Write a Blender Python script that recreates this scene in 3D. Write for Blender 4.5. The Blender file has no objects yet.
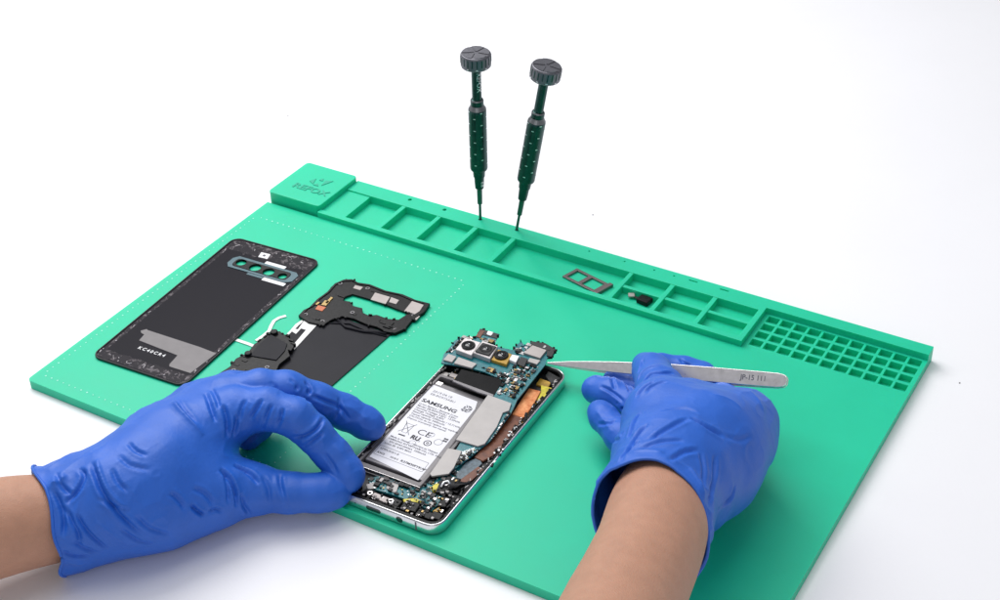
import bpy, bmesh, math, random
import numpy as np
from mathutils import Vector, Matrix
# All coordinates below are millimetres in the world; origin = near left corner of the mat's top face,
# X along its near edge, Y towards its tool rail, Z up.  S turns them into metres.
S = 0.001
PI = math.pi
TABLE_Z = -6.27
RAIL_Z = 4.4
BLOCK_Z = 8.0
MW, MD = 466.3, 283.85
sc = bpy.context.scene
COL = sc.collection
random.seed(7)

# ------------------------------------------------------------------ materials
def srgb(r, g, b):
    f = lambda c: (c/255/12.92) if c/255 <= 0.04045 else ((c/255+0.055)/1.055)**2.4
    return (f(r), f(g), f(b), 1.0)

def mat(name, col, rough=0.5, metal=0.0, var=0.0, vscale=200.0, bump=0.0, bscale=800.0, spec=0.5, sss=0.0,
        coat=0.0, roughvar=0.0, vcol=None, transmission=0.0):
    m = bpy.data.materials.new(name); m.use_nodes = True
    nt = m.node_tree; b = nt.nodes['Principled BSDF']
    b.inputs['Base Color'].default_value = col
    b.inputs['Roughness'].default_value = rough
    b.inputs['Metallic'].default_value = metal
    b.inputs['Specular IOR Level'].default_value = spec
    b.inputs['Coat Weight'].default_value = coat
    b.inputs['Transmission Weight'].default_value = transmission
    if sss:
        b.inputs['Subsurface Weight'].default_value = sss
        b.inputs['Subsurface Radius'].default_value = (0.004, 0.0016, 0.0009)
        b.inputs['Subsurface Scale'].default_value = 1.0
    tc = nt.nodes.new('ShaderNodeTexCoord')
    if var or roughvar or vcol:
        n = nt.nodes.new('ShaderNodeTexNoise'); n.inputs['Scale'].default_value = vscale
        n.inputs['Detail'].default_value = 5; n.inputs['Roughness'].default_value = 0.6
        nt.links.new(tc.outputs['Object'], n.inputs['Vector'])
        if var or vcol:
            r = nt.nodes.new('ShaderNodeValToRGB')
            r.color_ramp.elements[0].position = 0.32; r.color_ramp.elements[1].position = 0.68
            if vcol:
                r.color_ramp.elements[0].color = col; r.color_ramp.elements[1].color = vcol
            else:
                r.color_ramp.elements[0].color = [max(0, c*(1-var)) for c in col[:3]]+[1]
                r.color_ramp.elements[1].color = [min(1, c*(1+var)) for c in col[:3]]+[1]
            nt.links.new(n.outputs['Fac'], r.inputs['Fac']); nt.links.new(r.outputs['Color'], b.inputs['Base Color'])
        if roughvar:
            mr = nt.nodes.new('ShaderNodeMapRange'); mr.inputs['To Min'].default_value = max(0.02, rough-roughvar)
            mr.inputs['To Max'].default_value = min(1, rough+roughvar)
            nt.links.new(n.outputs['Fac'], mr.inputs['Value']); nt.links.new(mr.outputs['Result'], b.inputs['Roughness'])
    if bump:
        n2 = nt.nodes.new('ShaderNodeTexNoise'); n2.inputs['Scale'].default_value = bscale
        n2.inputs['Detail'].default_value = 6
        nt.links.new(tc.outputs['Object'], n2.inputs['Vector'])
        bp = nt.nodes.new('ShaderNodeBump'); bp.inputs['Strength'].default_value = bump
        bp.inputs['Distance'].default_value = 0.0005
        nt.links.new(n2.outputs['Fac'], bp.inputs['Height']); nt.links.new(bp.outputs['Normal'], b.inputs['Normal'])
    return m

M = {}
M['table'] = mat('white_paper_surface', (0.86, 0.86, 0.89, 1), 0.45, var=0.012, vscale=6, bump=0.12, bscale=500, spec=0.35)
M['silicone'] = mat('green_silicone', (0.002, 0.55, 0.322, 1), 0.48, var=0.035, vscale=18, bump=0.10, bscale=1400, spec=0.48, roughvar=0.08)
sb_ = M['silicone'].node_tree.nodes['Principled BSDF']
sb_.inputs['Subsurface Weight'].default_value = .45; sb_.inputs['Subsurface Radius'].default_value = (.0004, .0045, .003); sb_.inputs['Subsurface Scale'].default_value = 1
M['letter'] = mat('green_silicone_letters', (0.014, 0.40, 0.255, 1), 0.5, spec=0.5)
M['dotpaint'] = mat('pale_dot_paint', (0.34, 0.80, 0.64, 1), 0.5)
M['glove'] = mat('blue_nitrile', (0.015, 0.118, 0.57, 1), 0.50, var=0.06, vscale=60, bump=0.25, bscale=620, spec=0.5, roughvar=0.08)
def glove_creases(m):
    nt = m.node_tree; N = nt.nodes; L = nt.links; b = N['Principled BSDF']; tc = next(n for n in N if n.type == 'TEX_COORD')
    old = next(n for n in N if n.type == 'BUMP')
    mp = N.new('ShaderNodeMapping'); mp.inputs['Scale'].default_value = (1, .55, 1.3); mp.inputs['Rotation'].default_value = (.3, .2, .6)
    r = N.new('ShaderNodeTexNoise'); r.noise_type = 'RIDGED_MULTIFRACTAL'; r.inputs['Scale'].default_value = 62; r.inputs['Detail'].default_value = 3
    r.inputs['Distortion'].default_value = .6; r.inputs['Roughness'].default_value = .55
    g = N.new('ShaderNodeTexNoise'); g.inputs['Scale'].default_value = 28; g.inputs['Detail'].default_value = 1
    mr = N.new('ShaderNodeMapRange'); mr.inputs['From Min'].default_value = .42; mr.inputs['From Max'].default_value = .68
    mu = N.new('ShaderNodeMath'); mu.operation = 'MULTIPLY'
    bp = N.new('ShaderNodeBump'); bp.inputs['Strength'].default_value = .75; bp.inputs['Distance'].default_value = .0011
    L.new(tc.outputs['Object'], mp.inputs['Vector']); L.new(mp.outputs['Vector'], r.inputs['Vector']); L.new(tc.outputs['Object'], g.inputs['Vector'])
    L.new(g.outputs['Fac'], mr.inputs['Value']); L.new(r.outputs['Fac'], mu.inputs[0]); L.new(mr.outputs['Result'], mu.inputs[1])
    L.new(mu.outputs[0], bp.inputs['Height']); L.new(old.outputs['Normal'], bp.inputs['Normal']); L.new(bp.outputs['Normal'], b.inputs['Normal'])
glove_creases(M['glove'])
M['skin'] = mat('skin', srgb(185, 138, 114), 0.52, var=0.06, vscale=120, bump=0.6, bscale=1500, sss=0.15, spec=0.4)
M['steel'] = mat('brushed_steel', (0.80, 0.77, 0.77, 1), 0.30, 1.0, var=0.05, vscale=300, roughvar=0.08)
M['chrome'] = mat('polished_frame', (0.70, 0.72, 0.74, 1), 0.24, 1.0, roughvar=0.05)
M['driver'] = mat('dark_green_anodised', (0.028, 0.068, 0.062, 1), 0.30, 0.85, var=0.15, vscale=300, roughvar=0.08)
M['driver_cap'] = mat('gunmetal', (0.15, 0.15, 0.17, 1), 0.42, 0.8, var=0.12, vscale=400)
M['chamfer'] = mat('bare_chamfer', (0.22, 0.23, 0.24, 1), 0.35, 0.9)
M['silver'] = mat('silver_mark', (0.75, 0.77, 0.78, 1), 0.3, 0.6)
M['bit'] = mat('grey_green_shaft', (0.07, 0.13, 0.11, 1), 0.36, 0.85)
M['black'] = mat('black_plastic', (0.007, 0.007, 0.008, 1), 0.36, spec=.2, var=0.5, vscale=500, bump=0.12, bscale=700)
M['black2'] = mat('black_metal_inlay', (0.012, 0.012, 0.014, 1), 0.5, var=0.4, vscale=800)
M['graphite'] = mat('graphite_film', (0.019, 0.019, 0.024, 1), 0.40, 0.0, spec=.10, var=0.10, vscale=40, bump=0.06, bscale=120)
M['grey'] = mat('grey_film', (0.165, 0.155, 0.16, 1), 0.5, 0.2, var=0.06, vscale=150)
M['shield'] = mat('tin_shield', (0.40, 0.38, 0.37, 1), 0.55, 0.25, var=0.05, vscale=120)
M['shieldpink'] = mat('nickel_shield', (0.40, 0.36, 0.35, 1), 0.5, 0.3, var=0.06, vscale=120)
M['white'] = mat('white_plastic', (0.78, 0.78, 0.80, 1), 0.5)
M['label'] = mat('white_label', (0.74, 0.74, 0.79, 1), 0.45, var=0.03, vscale=80)
M['ink'] = mat('label_ink', (0.03, 0.03, 0.04, 1), 0.6)
M['inkgrey'] = mat('label_ink_grey', (0.11, 0.11, 0.13, 1), 0.6)
M['battery'] = mat('battery_pouch', (0.19, 0.18, 0.19, 1), 0.36, 0.15, var=0.12, vscale=90)
M['pcb'] = mat('teal_board', (0.004, 0.105, 0.135, 1), 0.34, var=0.3, vscale=500, vcol=(0.008, 0.20, 0.225, 1))
M['camhouse'] = mat('camera_housing', (0.58, 0.54, 0.54, 1), 0.4, 0.35, var=.05)
M['gold'] = mat('gold_contact', (0.34, 0.24, 0.10, 1), 0.35, 0.8)
M['amber'] = mat('amber_film', (0.42, 0.25, 0.03, 1), 0.4, 0.1, var=0.3, vscale=300)
M['yellow'] = mat('yellow_film', (0.58, 0.50, 0.03, 1), 0.4, 0.0, var=0.3, vscale=400)
M['copper'] = mat('orange_cable', (0.50, 0.13, 0.03, 1), 0.33, 0.25, vscale=260, vcol=(0.85, 0.38, 0.16, 1))
M['brown'] = mat('brown_cable', (0.085, 0.024, 0.012, 1), 0.36, 0.1, vscale=300, vcol=(0.19, 0.06, 0.025, 1))
M['filmblue'] = mat('blue_grey_film', (0.055, 0.125, 0.155, 1), 0.36, var=0.15, vscale=200)
M['lens'] = mat('lens_glass', (0.006, 0.006, 0.008, 1), 0.08, 0.0, coat=0.5)
M['whiteflex'] = mat('white_flex', (0.80, 0.80, 0.79, 1), 0.45)
M['dust'] = mat('dust', (0.10, 0.10, 0.10, 1), 0.8)

def residue_material(w, l):
    """black glass panel whose rim carries torn grey adhesive; w, l in metres, object coordinates start at a corner"""
    m = bpy.data.materials.new('panel_with_adhesive'); m.use_nodes = True
    nt = m.node_tree; N = nt.nodes; L = nt.links; b = N['Principled BSDF']
    tc = N.new('ShaderNodeTexCoord'); sx = N.new('ShaderNodeSeparateXYZ'); L.new(tc.outputs['Object'], sx.inputs[0])
    def math_(op, a, bb=None):
        n = N.new('ShaderNodeMath'); n.operation = op
        for i, v in enumerate((a, bb)):
            if v is None: continue
            if isinstance(v, (int, float)): n.inputs[i].default_value = v
            else: L.new(v, n.inputs[i])
        return n.outputs[0]
    X, Y = sx.outputs[0], sx.outputs[1]
    dx = math_('MINIMUM', X, math_('SUBTRACT', w, X))
    dyn = Y; dyf = math_('SUBTRACT', l, Y)
    n1 = N.new('ShaderNodeTexNoise'); n1.inputs['Scale'].default_value = 190; n1.inputs['Detail'].default_value = 7; n1.inputs['Roughness'].default_value = 0.7
    L.new(tc.outputs['Object'], n1.inputs['Vector'])
    n2 = N.new('ShaderNodeTexNoise'); n2.inputs['Scale'].default_value = 240; n2.inputs['Detail'].default_value = 6; n2.inputs['Roughness'].default_value = .62; n2.inputs['Distortion'].default_value = 1.2
    L.new(tc.outputs['Object'], n2.inputs['Vector'])
    # band along the two long sides at about 2.6 mm, wide zones at both ends
    side = math_('LESS_THAN', math_('ABSOLUTE', math_('SUBTRACT', dx, 0.0030)), math_('MULTIPLY', n1.outputs['Fac'], 0.0024))
    near = math_('LESS_THAN', math_('ABSOLUTE', math_('SUBTRACT', dyn, 0.0060)), math_('MULTIPLY', n1.outputs['Fac'], 0.0080))
    far = math_('LESS_THAN', math_('ABSOLUTE', math_('SUBTRACT', dyf, 0.0075)), math_('MULTIPLY', n1.outputs['Fac'], 0.0135))
    inner = math_('GREATER_THAN', dx, 0.0016); inner2 = math_('GREATER_THAN', math_('MINIMUM', dyn, dyf), 0.0012)
    zone = math_('MULTIPLY', math_('MAXIMUM', side, math_('MAXIMUM', near, far)), math_('MULTIPLY', inner, inner2))
    r = N.new('ShaderNodeValToRGB'); r.color_ramp.elements[0].position = 0.51; r.color_ramp.elements[1].position = 0.74
    r.color_ramp.elements[0].color = (0, 0, 0, 1); r.color_ramp.elements[1].color = (1, 1, 1, 1)
    L.new(n2.outputs['Fac'], r.inputs['Fac'])
    fac = math_('MULTIPLY', zone, math_('ADD', math_('MULTIPLY', r.outputs['Color'], 1.0), 0.05))
    mx = N.new('ShaderNodeMix'); mx.data_type = 'RGBA'
    mx.inputs[6].default_value = (0.014, 0.013, 0.018, 1); mx.inputs[7].default_value = (0.30, 0.27, 0.285, 1)
    L.new(fac, mx.inputs[0]); L.new(mx.outputs[2], b.inputs['Base Color'])
    b.inputs['Roughness'].default_value = 0.36; b.inputs['Specular IOR Level'].default_value = .06
    bp = N.new('ShaderNodeBump'); bp.inputs['Strength'].default_value = 0.6; bp.inputs['Distance'].default_value = 0.0006
    L.new(fac, bp.inputs['Height']); L.new(bp.outputs['Normal'], b.inputs['Normal'])
    return m

# ------------------------------------------------------------------ object helpers
ORIGIN = {}
def link(name, me, m, parent=None, smooth=False):
    """me holds world millimetres; the object gets the origin of its top-level parent"""
    o = bpy.data.objects.new(name, me); COL.objects.link(o)
    if m: me.materials.append(m)
    if smooth:
        for p in me.polygons: p.use_smooth = True
    org = Vector((0, 0, 0))
    if parent is not None:
        o.parent = parent; org = ORIGIN.get(parent.name, Vector((0, 0, 0)))
    ORIGIN[o.name] = org
    me.transform(Matrix.Scale(S, 4) @ Matrix.Translation(-org))
    me.update()
    return o

def solo(name, me, m, origin, smooth=False):
    """top-level thing that is one mesh, origin given in mm"""
    o = bpy.data.objects.new(name, me); COL.objects.link(o)
    if m: me.materials.append(m)
    if smooth:
        for p in me.polygons: p.use_smooth = True
    org = Vector(origin); ORIGIN[o.name] = org
    me.transform(Matrix.Scale(S, 4) @ Matrix.Translation(-org)); me.update()
    o.location = org*S
    return o

def thing(name, label, cat, origin, group=None):
    o = bpy.data.objects.new(name, None); COL.objects.link(o)
    o.empty_display_size = 0.01
    o.location = Vector(origin)*S; ORIGIN[o.name] = Vector(origin)
    return tag(o, label, cat, group)

def tag(o, label=None, cat=None, group=None, kind=None):
    if label: o['label'] = label
    if cat: o['category'] = cat
    if group: o['group'] = group
    if kind: o['kind'] = kind
    return o

def mesh(vs, fs, name='m'):
    me = bpy.data.meshes.new(name); me.from_pydata([tuple(v) for v in vs], [], fs); me.update(); return me

def bevel_mesh(me, w, seg=2, ang=30, skip=None):
    bm = bmesh.new(); bm.from_mesh(me)
    bmesh.ops.remove_doubles(bm, verts=bm.verts, dist=1e-4)
    bmesh.ops.recalc_face_normals(bm, faces=bm.faces)
    es = [e for e in bm.edges if len(e.link_faces) == 2 and e.calc_face_angle(0) > math.radians(ang) and not (skip and skip(e))]
    if es: bmesh.ops.bevel(bm, geom=es, offset=w, segments=seg, profile=0.6, affect='EDGES', clamp_overlap=True)
    bm.to_mesh(me); bm.free(); me.update(); return me

class MB:
    def __init__(s): s.v = []; s.f = []
    def add(s, vs, fs):
        k = len(s.v); s.v += [tuple(v) for v in vs]; s.f += [tuple(i+k for i in f) for f in fs]; return s
    def box(s, c, size, rot=0.0):
        cx, cy, cz = c; a, b, h = size[0]/2, size[1]/2, size[2]/2; co, si = math.cos(rot), math.sin(rot)
        vs = [(cx+x*co-y*si, cy+x*si+y*co, cz+z) for z in (-h, h) for x, y in ((-a, -b), (a, -b), (a, b), (-a, b))]
        return s.add(vs, [(3, 2, 1, 0), (4, 5, 6, 7), (0, 1, 5, 4), (1, 2, 6, 5), (2, 3, 7, 6), (3, 0, 4, 7)])
    def prism(s, poly, z0, z1):
        """poly: list of (x, y); z0/z1 numbers or functions of (x, y)"""
        n = len(poly)
        area = sum(poly[i][0]*poly[(i+1) % n][1]-poly[(i+1) % n][0]*poly[i][1] for i in range(n))
        if area < 0: poly = poly[::-1]
        g = lambda z, p: z(p[0], p[1]) if callable(z) else z
        vs = [(p[0], p[1], g(z0, p)) for p in poly]+[(p[0], p[1], g(z1, p)) for p in poly]
        fs = [tuple(range(n))[::-1], tuple(range(n, 2*n))]+[(i, (i+1) % n, n+(i+1) % n, n+i) for i in range(n)]
        return s.add(vs, fs)
    def lathe(s, base, axis, prof, n=32, cap=True):
        ax = Vector(axis); t = Vector((1, 0, 0)) if abs(ax.x) < 0.8 else Vector((0, 1, 0))
        u = ax.cross(t).normalized(); w = ax.cross(u).normalized()
        b = Vector(base); vs = []
        for h, r in prof:
            for k in range(n):
                a = 2*PI*k/n; vs.append(b+ax*h+(u*math.cos(a)+w*math.sin(a))*r)
        fs = [(i*n+k, i*n+(k+1) % n, (i+1)*n+(k+1) % n, (i+1)*n+k) for i in range(len(prof)-1) for k in range(n)]
        if cap: fs += [tuple(range(n))[::-1], tuple((len(prof)-1)*n+k for k in range(n))]
        return s.add(vs, fs)
    def tube(s, pts, r, n=8, closed=False):
        P_ = [Vector(p) for p in pts]; N = len(P_); vs = []; up = Vector((0, 0, 1))
        for i, p in enumerate(P_):
            a = P_[(i-1) % N] if (closed or i > 0) else p; c = P_[(i+1) % N] if (closed or i < N-1) else p
            d = (c-a).normalized(); u = d.cross(up)
            if u.length < 1e-3: u = d.cross(Vector((1, 0, 0)))
            u.normalize(); w = d.cross(u); rr = r[i] if isinstance(r, (list, tuple)) else r
            for k in range(n):
                an = 2*PI*k/n; vs.append(p+(u*math.cos(an)+w*math.sin(an))*rr)
        fs = []
        for i in range(N if closed else N-1):
            j = (i+1) % N
            fs += [(i*n+k, i*n+(k+1) % n, j*n+(k+1) % n, j*n+k) for k in range(n)]
        if not closed: fs += [tuple(range(n))[::-1], tuple((N-1)*n+k for k in range(n))]
        return s.add(vs, fs)
    def mesh(s, bevel=0, seg=2, ang=30):
        me = mesh(s.v, s.f)
        bm = bmesh.new(); bm.from_mesh(me); bmesh.ops.recalc_face_normals(bm, faces=bm.faces); bm.to_mesh(me); bm.free()
        if bevel: bevel_mesh(me, bevel, seg, ang)
        return me
    def part(s, name, m, parent, bevel=0, seg=2, smooth=False, ang=30, **tg):
        o = link(name, s.mesh(bevel, seg, ang), m, parent, smooth)
        if tg: tag(o, **tg)
        return o

def plate(loops, z0, z1, bevel=0.0):
    """flat plate with holes: loops of (x, y), first the outline, then the holes"""
    cu = bpy.data.curves.new('c', 'CURVE'); cu.dimensions = '2D'; cu.fill_mode = 'BOTH'
    for lp in loops:
        sp = cu.splines.new('POLY'); sp.points.add(len(lp)-1)
        for q, p in zip(sp.points, lp): q.co = (p[0], p[1], 0, 1)
        sp.use_cyclic_u = True
    cu.extrude = (z1-z0)/2-bevel
    if bevel: cu.bevel_depth = bevel; cu.bevel_resolution = 1; cu.offset = -bevel
    o = bpy.data.objects.new('c', cu); COL.objects.link(o)
    dg = bpy.context.evaluated_depsgraph_get(); me = bpy.data.meshes.new_from_object(o.evaluated_get(dg))
    bpy.data.objects.remove(o); bpy.data.curves.remove(cu)
    me.transform(Matrix.Translation((0, 0, (z0+z1)/2)))
    return me

def text_mesh(txt, size, depth, origin, xdir, ydir, align='LEFT', sx=1.0, bold=0.0, space=1.0):
    """raised lettering: origin, in-plane directions in world mm"""
    cu = bpy.data.curves.new('t', 'FONT'); cu.body = txt; cu.size = size; cu.extrude = depth/2; cu.align_x = align
    cu.align_y = 'CENTER'; cu.offset = bold; cu.space_character = space; cu.resolution_u = 3
    o = bpy.data.objects.new('t', cu); COL.objects.link(o)
    dg = bpy.context.evaluated_depsgraph_get(); me = bpy.data.meshes.new_from_object(o.evaluated_get(dg))
    bpy.data.objects.remove(o); bpy.data.curves.remove(cu)
    x = Vector(xdir).normalized(); y = Vector(ydir).normalized(); z = x.cross(y)
    m = Matrix(((x.x*sx, y.x, z.x, origin[0]), (x.y*sx, y.y, z.y, origin[1]), (x.z*sx, y.z, z.z, origin[2]), (0, 0, 0, 1)))
    me.transform(m); return me

def join(mes):
    vs = []; fs = []
    for me in mes:
        k = len(vs); vs += [tuple(v.co) for v in me.vertices]; fs += [tuple(i+k for i in p.vertices) for p in me.polygons]
    return mesh(vs, fs)

def rrect(x0, y0, x1, y1, r, n=6):
    out = []
    for cx, cy, a0 in ((x1-r, y1-r, 0), (x0+r, y1-r, 90), (x0+r, y0+r, 180), (x1-r, y0+r, 270)):
        for k in range(n+1):
            a = math.radians(a0+90*k/n); out.append((cx+r*math.cos(a), cy+r*math.sin(a)))
    return out

def circle(cx, cy, r, n=24): return [(cx+r*math.cos(2*PI*k/n), cy+r*math.sin(2*PI*k/n)) for k in range(n)]
def rot2(pts, ang, ox, oy):
    c, s = math.cos(ang), math.sin(ang)
    return [(ox+p[0]*c-p[1]*s, oy+p[0]*s+p[1]*c) for p in pts]
def inside(p, poly):
    r = False; n = len(poly)
    for i in range(n):
        a, b = poly[i], poly[(i+1) % n]
        if (a[1] > p[1]) != (b[1] > p[1]) and p[0] < (b[0]-a[0])*(p[1]-a[1])/(b[1]-a[1])+a[0]: r = not r
    return r

# ------------------------------------------------------------------ surface
tb = MB().box((230, 150, TABLE_Z-10), (4200, 4200, 20)).mesh()
t = link('tabletop', tb, M['table']); tag(t, kind='structure')
for i, (c, lab) in enumerate([((-75.4, 356.4, -6.3), 'tiny dark speck on the white surface behind the logo block corner of the mat'),
                              ((487.3, 270.5, -6.3), 'tiny dark speck on the white surface beside the right edge of the mat'),
                              ((208.3, 336.9, -6.3), 'tiny dark speck on the white surface behind the tool rail')]):
    pts = [(c[0]+0.45*random.uniform(.6, 1.3)*math.cos(a), c[1]+0.6*random.uniform(.6, 1.3)*math.sin(a)) for a in [k*PI/4 for k in range(8)]]
    o = solo('dust_speck', MB().prism(pts, TABLE_Z, TABLE_Z+0.35).mesh(), M['dust'], (c[0], c[1], TABLE_Z))
    tag(o, lab, 'dust speck', 'dust specks on the white surface')

# ------------------------------------------------------------------ mat
def voxels(xs, ys, zs, solid):
    vid = {}; vs = []; fs = []
    def V(i, j, k):
        if (i, j, k) not in vid: vid[(i, j, k)] = len(vs); vs.append((xs[i], ys[j], zs[k]))
        return vid[(i, j, k)]
    nx, ny, nz = len(xs)-1, len(ys)-1, len(zs)-1
    g = [[[solid((xs[i]+xs[i+1])/2, (ys[j]+ys[j+1])/2, (zs[k]+zs[k+1])/2) for k in range(nz)] for j in range(ny)] for i in range(nx)]
    G = lambda i, j, k: 0 <= i < nx and 0 <= j < ny and 0 <= k < nz and g[i][j][k]
    for i in range(nx):
        for j in range(ny):
            for k in range(nz):
                if not g[i][j][k]: continue
                if not G(i-1, j, k): fs.append((V(i, j, k), V(i, j, k+1), V(i, j+1, k+1), V(i, j+1, k)))
                if not G(i+1, j, k): fs.append((V(i+1, j, k), V(i+1, j+1, k), V(i+1, j+1, k+1), V(i+1, j, k+1)))
                if not G(i, j-1, k): fs.append((V(i, j, k), V(i+1, j, k), V(i+1, j, k+1), V(i, j, k+1)))
                if not G(i, j+1, k): fs.append((V(i, j+1, k), V(i, j+1, k+1), V(i+1, j+1, k+1), V(i+1, j+1, k)))
                if not G(i, j, k-1): fs.append((V(i, j, k), V(i, j+1, k), V(i+1, j+1, k), V(i+1, j, k)))
                if not G(i, j, k+1): fs.append((V(i, j, k+1), V(i+1, j, k+1), V(i+1, j+1, k+1), V(i, j+1, k+1)))
    me = mesh(vs, fs)
    return me

def round_corners(me, pts, r):
    bm = bmesh.new(); bm.from_mesh(me)
    es = [e for e in bm.edges if abs(e.verts[0].co.z-e.verts[1].co.z) > 1 and
          all(any(abs(v.co.x-p[0]) < .01 and abs(v.co.y-p[1]) < .01 for p in pts) for v in e.verts)]
    bmesh.ops.bevel(bm, geom=es, offset=r, segments=5, profile=0.5, affect='EDGES'); bm.to_mesh(me); bm.free(); return me

TY, GX, RY2 = 234.6, 363.3, 274.5
mt = thing('repair_mat', 'green silicone repair mat with tool rail and parts trays, lying on white surface', 'work mat', (0, 0, TABLE_Z))
# the sheet, with the 4 x 11 screw pockets sunk into it at the rail's right end
gxs = []; gys = []
for k in range(11): c = 369.9+9.0*k; gxs += [c-3.7, c+3.7]
for k in range(4): c = 242.5+8.93*k; gys += [c-3.35, c+3.35]
def sheet_solid(x, y, z):
    if y > TY and x < GX: return False
    if y > RY2: return False
    if z > -4.2 and x > GX and y > TY:
        ix = any(gxs[2*k] < x < gxs[2*k+1] for k in range(11)); iy = any(gys[2*k] < y < gys[2*k+1] for k in range(4))
        if ix and iy: return False
    return True
me = voxels(sorted([0, GX, MW]+gxs), sorted([0, TY, RY2]+gys), [TABLE_Z, -4.2, 0], sheet_solid)
me = round_corners(me, [(0, 0), (MW, 0)], 3.0)
def skip_sheet(e):
    a, b = e.verts[0].co, e.verts[1].co
    on = lambda f: f(a) and f(b)
    return on(lambda p: abs(p.y-TY) < .01 and p.x < GX+.01) or on(lambda p: abs(p.x-GX) < .01 and p.y > TY-.01) or on(lambda p: abs(p.y-RY2) < .01)
bevel_mesh(me, 0.55, 2, 30, skip_sheet)
sheet = link('mat_sheet', me, M['silicone'], mt)
# the trays and the rail behind them
H = RAIL_Z; DIV = [(64.6, 65.2), (92.2, 95.3), (121.4, 124.5), (151.1, 154.4), (181.0, 184.3), (270.0, 272.8), (299.4, 302.4), (329.0, 332.0), (359.7, GX)]
def tray_solid(x, y, z):
    if x > GX: return y > RY2
    if z < -1.7: return True
    if y < 238.5 or y > 270.2: return True
    if x < 64.6: return z < 3.2
    for a, b in DIV[1:]:
        if a < x < b: return z < 3.9 or b == GX
    if 272 < x and 254.3 < y < 256.9: return z < 3.2
    return False
me = voxels(sorted(set([44.73, MW, 360.0]+[v for d in DIV for v in d])), [TY, 238.5, 254.3, 256.9, 270.2, RY2, MD], [TABLE_Z, -1.7, 3.2, 3.9, H], tray_solid)
bevel_mesh(me, 0.5, 2, 30, lambda e: all(abs(v.co.x-44.73) < .01 for v in e.verts) or (all(abs(v.co.y-RY2) < .01 and v.co.z < 1 for v in e.verts)))
tray = link('parts_tray', me, M['silicone'], mt)
# holes of the rail, cut into it
cut = MB()
for hx in (92.8, 121.8): cut.lathe((hx, 279.2, -3), (0, 0, 1), [(0, 1.5), (12, 1.5)], 20)
for hx in (150.4, 179.5): cut.lathe((hx, 279.9, -3), (0, 0, 1), [(0, 1.3), (12, 1.3)], 16)
for hx in (235.5, 261.7, 283.2, 297.4): cut.lathe((hx, 279.6, 2), (0, 0, 1), [(0, .75), (12, .75)], 12)
for hx in (310.9, 332.4): cut.prism(rrect(hx-3.2, 279.2, hx+3.2, 280.5, .6, 3), 2.6, 12)
cm = cut.mesh(); cm.transform(Matrix.Scale(S, 4) @ Matrix.Translation(-ORIGIN[mt.name]))
co = bpy.data.objects.new('cutter', cm); COL.objects.link(co); co.location = mt.location
bo = tray.modifiers.new('b', 'BOOLEAN'); bo.operation = 'DIFFERENCE'; bo.object = co; bo.solver = 'EXACT'
bpy.context.view_layer.update()
nm = bpy.data.meshes.new_from_object(tray.evaluated_get(bpy.context.evaluated_depsgraph_get()))
tray.modifiers.clear(); tray.data = nm; bpy.data.objects.remove(co)
# the raised block with the maker's name
bk = [(0, MD-47.33), (44.73, MD-47.33), (44.73, MD), (0, MD)]
me = MB().prism(bk, TABLE_Z, BLOCK_Z).mesh(); round_corners(me, bk, 3.0); bevel_mesh(me, 0.6, 2, 30)
blk = link('logo_block', me, M['silicone'], mt)
lt = [text_mesh('REFOX', 8.6, 0.5, (11.0, 252.3, BLOCK_Z+0.15), (1, 0.0, 0), (0, 1, 0), 'LEFT', 1.12, 0.12)]
fox = MB()
for poly in ([(20.5, 266.5), (18.0, 261.8), (22.8, 259.5)], [(29.5, 260.5), (28.2, 267.5), (33.6, 269.5)], [(23.5, 258.6), (28.0, 258.8), (25.8, 261.6)], [(23.5, 266.0), (25.2, 269.3), (26.7, 266.0)]):
    fox.prism(poly, BLOCK_Z-0.1, BLOCK_Z+0.4)
lt.append(fox.mesh())
link('raised_lettering', join(lt), M['letter'], blk)
# dotted guide line: left, near, right and far run
dm = MB()
def dots(a, b, skip_ends=False):
    n = int(math.dist(a, b)/4.75)
    for k in range(n+1):
        t_ = k/n; x = a[0]+(b[0]-a[0])*t_; y = a[1]+(b[1]-a[1])*t_
        r = random.uniform(.42, .66); dm.add([(x+r*math.cos(j*PI/4), y+r*math.sin(j*PI/4), 0.0) for j in range(8)]+[(x+r*.6*math.cos(j*PI/4), y+r*.6*math.sin(j*PI/4), .16) for j in range(8)],
            [(j, (j+1) % 8, 8+(j+1) % 8, 8+j) for j in range(8)]+[tuple(range(8, 16))])
dots((5, 12), (5, 212)); dots((7.5, 8.2), (176, 8.2)); dots((179, 12), (179, 211)); dots((9.5, 215.3), (175, 215.3))
dm.part('dotted_guide_line', M['dotpaint'], mt)

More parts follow.
